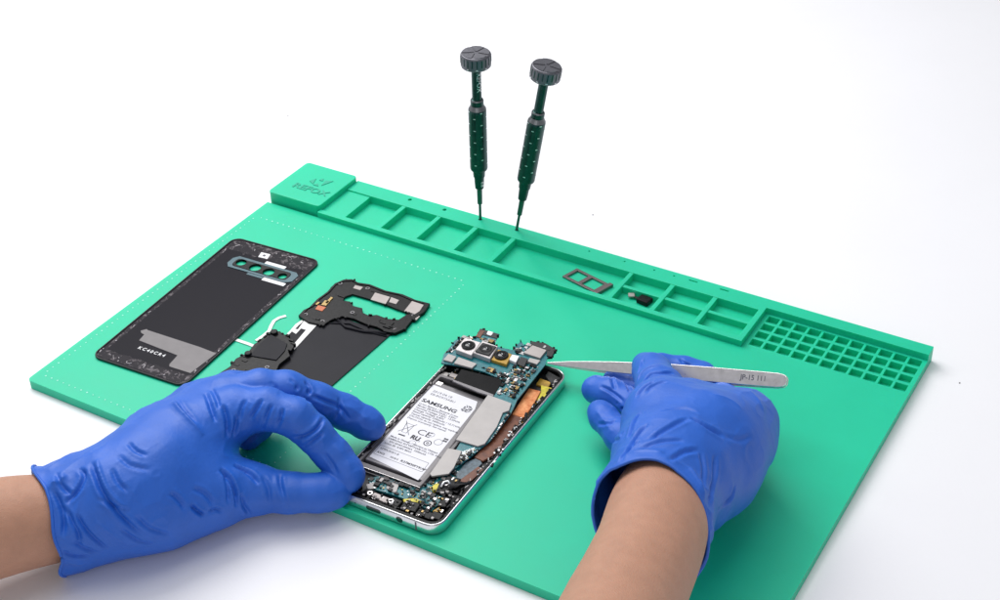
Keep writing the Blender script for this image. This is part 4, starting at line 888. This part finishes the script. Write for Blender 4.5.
WRL = [  # creases of the left glove: centre line on the surface, depth, width
([(145.0, -22.5, 54.8),(152.9, -26.6, 56.1),(163.8, -30.2, 54.1),(172.5, -31.4, 48.4)], -1.3, 1.6), ([(145.4, -19.8, 54.4),(156.6, -26.2, 55.9),(166.8, -29.3, 52.7)], .9, 1.5),
([(154.9, -7.6, 53.6),(166.1, -16.0, 54.3),(172.4, -20.5, 49.9)], 1.3, 1.6), ([(155.7, -2.9, 53.4),(165.7, -10.4, 55.0),(169.5, -13.8, 53.4)], .9, 1.4), ([(170.3, -11.4, 54.0),(175.5, -15.4, 48.8),(178.1, -19.6, 40.6)], 1.5, 1.8),
([(178.4, -10.6, 49.9),(179.1, -13.2, 45.2),(178.8, -16.5, 39.3)], 1.3, 1.5), ([(178.7, -2.3, 54.9),(179.3, -7.9, 51.6),(180.4, -11.2, 46.3)], .9, 1.4), ([(187.0, 0.8, 55.9),(186.4, -4.1, 52.4),(184.3, -7.6, 47.3)], 1.3, 1.6),
([(192.6, 1.9, 53.9),(192.4, -2.9, 49.8),(188.9, -4.7, 39.5)], 1.2, 1.5), ([(198.2, 3.7, 52.1),(198.9, -0.7, 47.4),(193.3, 0.1, 35.6)], 1.2, 1.5), ([(205.1, 0.6, 36.6),(211.6, 2.8, 39.0),(215.4, 8.8, 41.6),(213.4, 16.9, 41.8)], 1.3, 1.5),
([(209.7, 1.5, 31.5),(216.1, 4.4, 36.9),(218.5, 10.4, 38.9)], 1.2, 1.5), ([(220.6, 5.1, 29.9),(225.4, 5.0, 25.0),(230.5, 3.3, 19.4)], .7, 1.6), ([(223.3, 10.8, 32.2),(230.4, 10.8, 25.5),(236.0, 8.7, 21.0)], -.5, 2.0),
([(191.1, 31.9, 48.2),(195.5, 28.9, 44.3),(205.1, 15.9, 49.5)], 1.5, 1.6), ([(196.8, 28.7, 42.9),(203.2, 32.1, 38.7),(208.3, 37.3, 32.9),(214.1, 38.2, 25.3)], 1.1, 1.5), ([(205.9, 40.1, 36.3),(208.8, 37.4, 32.3),(207.6, 33.5, 26.2)], .9, 1.5),
([(209.4, 40.4, 33.2),(216.1, 43.3, 27.4),(221.6, 44.6, 23.6)], -.5, 1.6), ([(179.5, 16.9, 53.4),(183.0, 17.1, 50.5),(192.7, 8.8, 54.5)], .5, 1.4), ([(186.4, 25.3, 52.3),(191.1, 24.6, 48.4),(199.2, 14.6, 52.2)], 1.0, 1.4),
([(185.9, -36.7, 35.5),(191.1, -36.6, 31.4),(195.5, -38.3, 25.7),(197.6, -40.8, 17.5)], 2.0, 1.6), ([(188.9, -37.5, 33.3),(193.1, -40.3, 29.0),(195.4, -44.5, 22.3)], 1.1, 1.4), ([(187.4, -27.8, 32.1),(193.6, -25.5, 28.1),(201.3, -26.1, 23.4)], 1.4, 1.7),
([(185.2, -60.2, 29.0),(187.4, -59.1, 25.0),(189.6, -56.9, 21.4)], 1.8, 1.4), ([(178.2, -66.0, 38.7),(181.2, -64.3, 34.6),(184.1, -63.7, 28.7)], 1.1, 1.8), ([(183.2, -54.8, 35.5),(187.7, -51.8, 30.9),(191.7, -50.9, 24.4)], 1.0, 1.8),
([(190.6, -54.8, 22.2),(192.5, -50.8, 21.9),(194.2, -48.7, 18.9)], 1.0, 1.4), ([(205.4, -13.7, 22.6),(210.8, -20.1, 20.7),(216.8, -22.8, 10.8)], 1.1, 1.6), ([(200.1, -21.7, 25.1),(205.3, -24.1, 20.8),(207.7, -26.7, 14.1)], .8, 1.7), ([(197.1, -36.5, 23.6),(199.0, -37.1, 16.5),(199.5, -34.4, 8.2)], 1.2, 1.5),
([(140.8, -78.6, 54.0),(148.7, -84.6, 52.1),(156.3, -88.9, 47.4),(166.1, -89.7, 37.7),(173.6, -85.2, 24.5)], 1.6, 1.8), ([(142.6, -76.8, 54.7),(150.6, -82.8, 52.8),(159.1, -86.8, 47.6),(167.5, -86.3, 40.2)], -1.2, 1.7), ([(137.3, -84.0, 52.1),(142.7, -87.0, 51.3),(144.1, -93.6, 47.8),(142.0, -100.9, 44.0)], 1.3, 1.6),
([(133.0, -99.7, 47.8),(139.6, -102.6, 44.3),(144.5, -106.4, 38.2),(146.0, -110.7, 30.9)], 1.3, 1.6), ([(148.5, -101.2, 39.8),(152.2, -102.1, 34.8),(157.6, -100.9, 26.0),(161.0, -97.7, 18.8)], 1.2, 1.6), ([(141.5, -102.7, 43.2),(146.8, -103.9, 38.5),(150.9, -105.0, 31.8),(151.8, -106.6, 24.1)], 1.1, 1.6),
([(134.5, -90.1, 50.2),(133.5, -95.0, 49.0),(131.1, -98.3, 48.5)], -.9, 1.5), ([(128.1, -91.4, 49.8),(135.5, -95.8, 48.5),(142.6, -96.8, 46.3)], 1.0, 1.6), ([(153.3, -77.6, 53.9),(159.9, -81.3, 50.3),(165.6, -81.3, 46.1)], .9, 1.7), ([(149.2, -60.7, 56.6),(155.8, -63.0, 55.8),(162.6, -62.1, 53.9)], .8, 1.6),
([(171.0, -84.7, 35.8),(176.1, -81.5, 26.6),(181.6, -74.4, 19.1)], .9, 1.8), ([(156.6, -97.7, 36.6),(164.7, -94.5, 27.4),(170.4, -88.4, 18.0)], -.9, 1.8), ([(166.7, -92.1, 31.1),(172.5, -86.5, 20.2),(176.5, -80.8, 15.8)], .9, 1.5), ([(150.6, -69.9, 55.4),(159.1, -70.9, 53.2),(167.5, -66.3, 49.8)], .6, 1.8),
([(155.0, -91.6, 45.6),(162.0, -89.9, 42.7),(169.2, -85.8, 37.9)], .8, 1.6), ([(146.0, -113.2, 24.2),(149.5, -109.3, 18.4),(153.9, -103.9, 15.8)], 1.3, 1.6), ([(149.2, -108.4, 28.4),(153.0, -105.5, 22.3),(157.0, -101.1, 17.0)], 1.0, 1.5), ([(144.7, -115.1, 17.7),(147.0, -111.4, 14.1),(149.8, -105.6, 9.7)], -.8, 1.5),
]
WRR = [
([(351.4, 113.2, 52.3),(352.0, 119.1, 55.3),(355.7, 122.4, 57.7),(361.2, 125.6, 58.2)], 1.3, 1.5), ([(361.7, 91.5, 65.7),(358.8, 111.0, 59.2),(364.6, 115.7, 60.8),(368.9, 121.5, 58.5)], 1.4, 1.5), ([(364.6, 84.4, 66.6),(365.8, 91.1, 68.9),(369.5, 96.3, 70.6)], 1.2, 1.5),
([(368.5, 86.7, 69.6),(371.0, 93.2, 71.3),(376.0, 97.9, 71.9)], .9, 1.4), ([(347.3, 123.0, 48.8),(345.7, 130.0, 49.0),(343.4, 137.0, 48.3)], .9, 1.2), ([(393.2, 40.7, 81.9),(397.4, 51.8, 82.9),(402.8, 65.2, 81.5)], 1.2, 1.8), ([(402.4, 66.1, 81.4),(410.8, 66.4, 78.8),(419.0, 70.2, 72.4)], 1.2, 1.9),
([(380.3, 44.6, 75.1),(377.1, 56.5, 74.0),(373.8, 71.2, 70.3)], 1.3, 1.6), ([(386.5, 30.8, 79.1),(384.5, 43.5, 78.2),(386.2, 53.0, 80.0)], 1.2, 1.6), ([(391.8, 32.7, 81.7),(398.5, 40.6, 82.9),(407.6, 48.0, 81.7)], .9, 1.8), ([(387.4, 22.7, 79.4),(386.3, 33.5, 78.8),(388.5, 39.7, 80.1)], 1.0, 1.5),
([(408.4, 28.3, 84.0),(410.7, 41.1, 81.3),(415.3, 49.5, 78.2)], .9, 1.8), ([(415.3, 49.5, 78.2),(421.4, 41.0, 74.8),(426.7, 27.0, 74.3)], .7, 1.8), ([(421.0, 54.9, 73.3),(425.4, 44.4, 68.7),(430.7, 25.4, 69.3)], .9, 1.8), ([(387.1, 64.7, 79.5),(394.3, 72.3, 79.4),(404.6, 73.2, 79.1)], .6, 2.0),
([(416.1, 34.0, 80.4),(423.0, 29.2, 77.2),(429.0, 24.3, 72.5)], -.9, 1.7), ([(418.8, 70.8, 72.5),(424.2, 78.6, 66.4),(426.9, 87.9, 63.2)], .5, 2.0), ([(390.0, 30.1, 81.1),(397.4, 31.9, 83.4),(404.2, 32.8, 83.7)], -.8, 1.6), ([(430.7, 59.1, 55.7),(430.8, 50.8, 52.1),(431.6, 34.3, 56.2)], .8, 1.6),
([(319.2, 133.2, 23.0),(327.8, 131.2, 23.3),(337.5, 126.8, 23.0)], .9, 1.3), ([(314.6, 151.1, 16.3),(324.7, 138.4, 25.0),(328.9, 132.7, 24.1)], 1.0, 1.3), ([(324.5, 150.5, 18.2),(333.4, 139.9, 23.8),(338.6, 133.2, 26.0)], 1.0, 1.3), ([(328.9, 109.6, 26.2),(336.5, 104.4, 25.9),(346.3, 96.0, 26.8)], -.7, 1.3),
([(333.3, 103.6, 22.4),(341.8, 101.2, 27.4),(343.8, 104.4, 28.8)], .9, 1.3), ([(345.4, 93.4, 19.2),(369.9, 52.7, 63.6),(372.1, 54.7, 68.1)], .9, 1.4), ([(333.0, 127.2, 20.9),(338.2, 124.4, 20.0),(363.5, 74.4, 60.2)], .9, 1.3), ([(349.9, 173.2, 27.3),(353.5, 170.9, 26.5),(358.2, 171.6, 25.7)], .9, 1.2),
([(408.2, 126.9, 58.1),(416.7, 119.6, 59.8),(422.6, 113.4, 58.7)], -.5, 2.2), ([(401.8, 91.8, 76.8),(410.5, 97.2, 73.2),(417.5, 96.5, 70.0)], -.5, 2.2),
]
def surface_nets(f, lo, hi, h):
    n = [int((hi[i]-lo[i])/h)+1 for i in range(3)]
    ax = [lo[i]+h*np.arange(n[i]) for i in range(3)]
    D = np.empty(n, np.float32)
    for i in range(n[0]):
        Y_, Z_ = np.meshgrid(ax[1], ax[2], indexing='ij'); p = np.stack([np.full_like(Y_, ax[0][i]), Y_, Z_], -1); D[i] = f(p)
    ins = D < 0
    c = np.zeros([k-1 for k in n], np.int8); off = [(a, b, d) for a in (0, 1) for b in (0, 1) for d in (0, 1)]
    sl = lambda o: tuple(slice(o[k], n[k]-1+o[k]) for k in range(3))
    for o in off: c += ins[sl(o)]
    act = (c > 0) & (c < 8); idx = -np.ones(act.shape, np.int64); cells = np.argwhere(act); idx[act] = np.arange(len(cells))
    acc = np.zeros((len(cells), 3)); cnt = np.zeros(len(cells))
    for a in off:
        for k in range(3):
            if a[k]: continue
            b = list(a); b[k] = 1
            va = D[cells[:, 0]+a[0], cells[:, 1]+a[1], cells[:, 2]+a[2]]; vb = D[cells[:, 0]+b[0], cells[:, 1]+b[1], cells[:, 2]+b[2]]
            m = (va < 0) != (vb < 0); t = np.where(m, va/(va-vb+1e-12), 0)
            pt = np.tile(np.array(a, float), (len(cells), 1)); pt[:, k] += t
            acc[m] += pt[m]; cnt[m] += 1
    V = (cells+acc/cnt[:, None])*h+np.array(lo)
    F = []
    for k in range(3):
        u, v = (k+1) % 3, (k+2) % 3
        s0 = [slice(0, n[i]) for i in range(3)]; s1 = list(s0); s0[k] = slice(0, n[k]-1); s1[k] = slice(1, n[k])
        ch = ins[tuple(s0)] != ins[tuple(s1)]; E_ = np.argwhere(ch); inn = ins[tuple(s0)][ch]
        ok = (E_[:, u] > 0) & (E_[:, v] > 0) & (E_[:, u] < n[u]-1) & (E_[:, v] < n[v]-1); E_ = E_[ok]; inn = inn[ok]
        q = []
        for du, dv in ((-1, -1), (0, -1), (0, 0), (-1, 0)):
            e = E_.copy(); e[:, u] += du; e[:, v] += dv; q.append(idx[e[:, 0], e[:, 1], e[:, 2]])
        q = np.stack(q, 1); q[~inn] = q[~inn][:, ::-1]; F.append(q)
    return V, np.concatenate(F)
def grad(f, V, e=.15):
    g = np.stack([f(V+np.eye(3)[k]*e)-f(V-np.eye(3)[k]*e) for k in range(3)], 1)
    return g/np.maximum(np.linalg.norm(g, axis=1, keepdims=True), 1e-9)
def vnoise(V, s, seed):
    r = np.random.default_rng(seed); T = r.random((24, 24, 24)); q = V/s; i = np.floor(q).astype(int); f = q-i; f = f*f*(3-2*f); out = 0
    for a in (0, 1):
        for b in (0, 1):
            for c in (0, 1):
                w = (f[:, 0] if a else 1-f[:, 0])*(f[:, 1] if b else 1-f[:, 1])*(f[:, 2] if c else 1-f[:, 2])
                out = out+w*T[(i[:, 0]+a) % 24, (i[:, 1]+b) % 24, (i[:, 2]+c) % 24]
    return out*2-1
def polyd(V, pl):
    best = np.full(len(V), 1e9); bt = np.zeros(len(V)); n = len(pl)-1
    for i in range(n):
        a = np.array(pl[i]); b = np.array(pl[i+1]); ba = b-a; h = np.clip((V-a)@ba/(ba@ba), 0, 1); d = np.linalg.norm(V-a-h[:, None]*ba, axis=1)
        m = d < best; best[m] = d[m]; bt[m] = ((i+h)/n)[m]
    return best, bt
def cut_plane(C, D_):
    a, b, c = (np.array(x, float) for x in C); n = np.cross(b-a, c-a); n /= np.linalg.norm(n)
    if (np.array(D_)-a)@n < 0: n = -n
    return a, n
def smooth_poly(pl, k=5):
    P_ = [np.array(p, float) for p in pl]; out = []
    P_ = [2*P_[0]-P_[1]]+P_+[2*P_[-1]-P_[-2]]
    for i in range(1, len(P_)-2):
        for j in range(k):
            t = j/k; a, b, c, d = P_[i-1:i+3]
            out.append(.5*((2*b)+(c-a)*t+(2*a-5*b+4*c-d)*t*t+(-a+3*b-3*c+d)*t**3))
    out.append(P_[-2]); return out
def make_glove(Hd, cuff, cutp, cutd, wr, lo, hi, seed, parent, cuff_noise):
    f = lambda p: hand_sdf(p, Hd, cuff)
    V, F = surface_nets(f, lo, hi, .85)
    N_ = grad(f, V); V = V-N_*f(V)[:, None]
    a, n = cut_plane(cutp, cutd)
    cf = lambda X: (X-a)@n+1.3*np.sin(X[:, 1]*.19+seed)+1.0*np.sin(X[:, 2]*.23+X[:, 0]*.11)
    c = cf(V)
    # creases
    disp = np.zeros(len(V))
    for pl, amp, w in wr:
        pl = smooth_poly(pl); w *= .66; d, t = polyd(V, pl); fade = np.clip(np.minimum(t, 1-t)*5, 0, 1)**.7
        g = np.exp(-(d/w)**2); g2 = np.exp(-((d-w*1.9)/(w*1.1))**2)
        disp += fade*(-amp*1.45*g+abs(amp)*.42*g2)
    disp += .35*vnoise(V, 19, seed)+.22*vnoise(V, 8, seed+1)
    rid = 1-np.abs(vnoise(V*np.array([1, .55, 1]), 9, seed+3)); disp += .30*((1-np.abs(vnoise(V*np.array([.7, 1, 1]), 5.5, seed+13)))**6)*np.clip(vnoise(V, 24, seed+15)+.3, 0, 1)+.45*(rid**5)*np.clip(vnoise(V, 30, seed+5)+.5, 0, 1)
    near = np.clip(1+c/cuff_noise, 0, 1)*np.clip(-c/5+.25, 0, 1)      # loose crumpled cuff
    disp += near*(1.5*vnoise(V*np.array([1, 1, 1]), 12, seed+7)+1.5*(1-np.abs(vnoise(V, 14, seed+9)))**4)
    V2 = V+N_*disp[:, None]
    keep = (c[F] < 0).sum(1) >= 2
    F2 = F[keep]; used = np.unique(F2); mp = -np.ones(len(V), int); mp[used] = np.arange(len(used)); Vn = V2[used]; Nn = N_[used]; F2 = mp[F2]
    cc_ = cf(Vn)
    ed = {}
    for q in F2.tolist():
        for i in range(4):
            k = (min(q[i], q[(i+1) % 4]), max(q[i], q[(i+1) % 4])); ed[k] = ed.get(k, 0)+1
    bnd = [k for k, v in ed.items() if v == 1]; bv = set(i for k in bnd for i in k)
    bi = np.array(sorted(bv)); Vn[bi] -= n*cc_[bi][:, None]*.9
    me = bpy.data.meshes.new('g'); me.from_pydata(Vn.tolist(), [], F2.tolist()); me.update()
    bm = bmesh.new(); bm.from_mesh(me); bm.verts.ensure_lookup_table()
    bmesh.ops.remove_doubles(bm, verts=bm.verts, dist=.02)
    be = [e for e in bm.edges if len(e.link_faces) == 1]; bvs = list({v for e in be for v in e.verts})
    for _ in range(6):
        new = {}
        for v in bvs:
            nb_ = [e.other_vert(v) for e in v.link_edges if len(e.link_faces) == 1]
            if len(nb_) == 2: new[v] = v.co*.5+(nb_[0].co+nb_[1].co)*.25
        for v, c_ in new.items(): v.co = c_
    bmesh.ops.smooth_vert(bm, verts=[v for v in bm.verts if not v.is_boundary], factor=.2, use_axis_x=True, use_axis_y=True, use_axis_z=True)
    # ordered rim -> rolled bead
    loops = []; be = {e for e in bm.edges if len(e.link_faces) == 1}
    while be:
        e = be.pop(); st = e.verts[0]; cur = e.verts[1]; lp_ = [st.co.copy(), cur.co.copy()]
        while cur is not st:
            nx_ = [x for x in cur.link_edges if x in be]
            if not nx_: break
            be.discard(nx_[0]); cur = nx_[0].other_vert(cur); lp_.append(cur.co.copy())
        loops.append(lp_)
    loops.sort(key=len); lp_ = loops[-1][::2]
    bm.to_mesh(me); bm.free()
    g = link('glove', me, M['glove'], parent, smooth=True)
    so_ = g.modifiers.new('thickness', 'SOLIDIFY'); so_.thickness = .0007; so_.offset = -1
    sb = g.modifiers.new('smooth', 'SUBSURF'); sb.levels = 0; sb.render_levels = 1
    bead = MB().tube([tuple(p) for p in lp_], .85, 8, closed=True).mesh()
    link('rolled_cuff_rim', bead, M['glove'], g, smooth=True)
    return g
def make_arm(js, lo, hi, origin, label, group):
    q = smooth_poly([tuple(j[0])+(j[1],) for j in js], 4); js = [(x[:3], float(x[3])) for x in q]
    f = lambda p: chain(p, js, 4.0)
    V, F = surface_nets(f, lo, hi, 2.2); N_ = grad(f, V); V = V-N_*f(V)[:, None]+N_*(.35*vnoise(V, 22, 4))[:, None]
    me = bpy.data.meshes.new('arm'); me.from_pydata(V.tolist(), [], F.tolist()); me.update()
    o = solo('person', me, M['skin'], origin, True); tag(o, label, 'person', group)
    s_ = o.modifiers.new('smooth', 'SUBSURF'); s_.levels = 0; s_.render_levels = 1
    return o
def bounds(js, pad): 
    P_ = np.array([j[0] for j in js]); R_ = max(j[1] for j in js); return P_.min(0)-R_-pad, P_.max(0)+R_+pad
def allj(Hd, cuff): return [j for c in Hd['palm']+Hd['fingers'] for j in c]+cuff
lo, hi = bounds(LARM, 5)
pl_ = make_arm(LARM, lo, hi, LARM[2][0]-np.array([0, 0, 30]), 'left forearm and hand in blue glove, bare skin entering from the left, pinching the phone', 'gloved hands')
lo, hi = bounds(allj(LEFT, LCUFF), 6)
make_glove(LEFT, LCUFF, LCUT, LCUTDIR, WRL, lo, hi, 3, pl_, 26.0)
lo, hi = bounds(RARM, 5)
pr_ = make_arm(RARM, lo, hi, RARM[3][0]-np.array([0, 0, 30]), 'right forearm and hand in blue glove, entering from the bottom edge and holding tweezers', 'gloved hands')
lo, hi = bounds(allj(RIGHT, RCUFF), 6)
make_glove(RIGHT, RCUFF, RCUT, RCUTDIR, WRR, lo, hi, 8, pr_, 20.0)

# ------------------------------------------------------------------ camera, lamps, world
cam = bpy.data.cameras.new('camera'); co_ = bpy.data.objects.new('camera', cam); COL.objects.link(co_); sc.camera = co_
right, upv, fwd = (0.860482, 0.508736, -0.027552), (-0.270785, 0.502478, 0.821091), (-0.431563, 0.699073, -0.570131)
R_ = Matrix((right, upv, [-x for x in fwd])).transposed().to_4x4()
co_.matrix_world = Matrix.Translation(CAMV*S) @ R_
cam.sensor_width = 36; cam.lens = 1478.925/1000*36; cam.clip_start = .01; cam.clip_end = 50
def area(name, loc, target, size, power, col=(1, 1, 1), sy=None):
    l = bpy.data.lights.new(name, 'AREA'); l.energy = power; l.size = size*S; l.color = col
    if sy: l.shape = 'RECTANGLE'; l.size_y = sy*S
    o = bpy.data.objects.new(name, l); COL.objects.link(o); o.location = Vector(loc)*S
    o.rotation_euler = (Vector(target)-Vector(loc)).to_track_quat('-Z', 'Y').to_euler(); return o
area('softbox_key', (-430, 450, 980), (200, 150, 0), 900, 14.2, (1, .99, .98), 900)
area('softbox_top', (250, 250, 1500), (220, 140, 0), 900, 6.0, (1, 1, 1), 900)
area('added_front_fill', (700, -900, 700), (250, 200, 0), 600, 1.4, (1, 1, 1))  # added fill lamp that brightens the mat's near-facing walls
area('softbox_left', (-900, -100, 600), (150, 60, 0), 500, .6, (.97, .98, 1))
w = bpy.data.worlds.new('World'); sc.world = w; w.use_nodes = True
w.node_tree.nodes['Background'].inputs['Color'].default_value = (.93, .95, 1.0, 1); w.node_tree.nodes['Background'].inputs['Strength'].default_value = .37
sc.view_settings.view_transform = 'Standard'; sc.view_settings.look = 'None'; sc.view_settings.exposure = 0; sc.view_settings.gamma = 1
sc.render.engine = 'CYCLES'
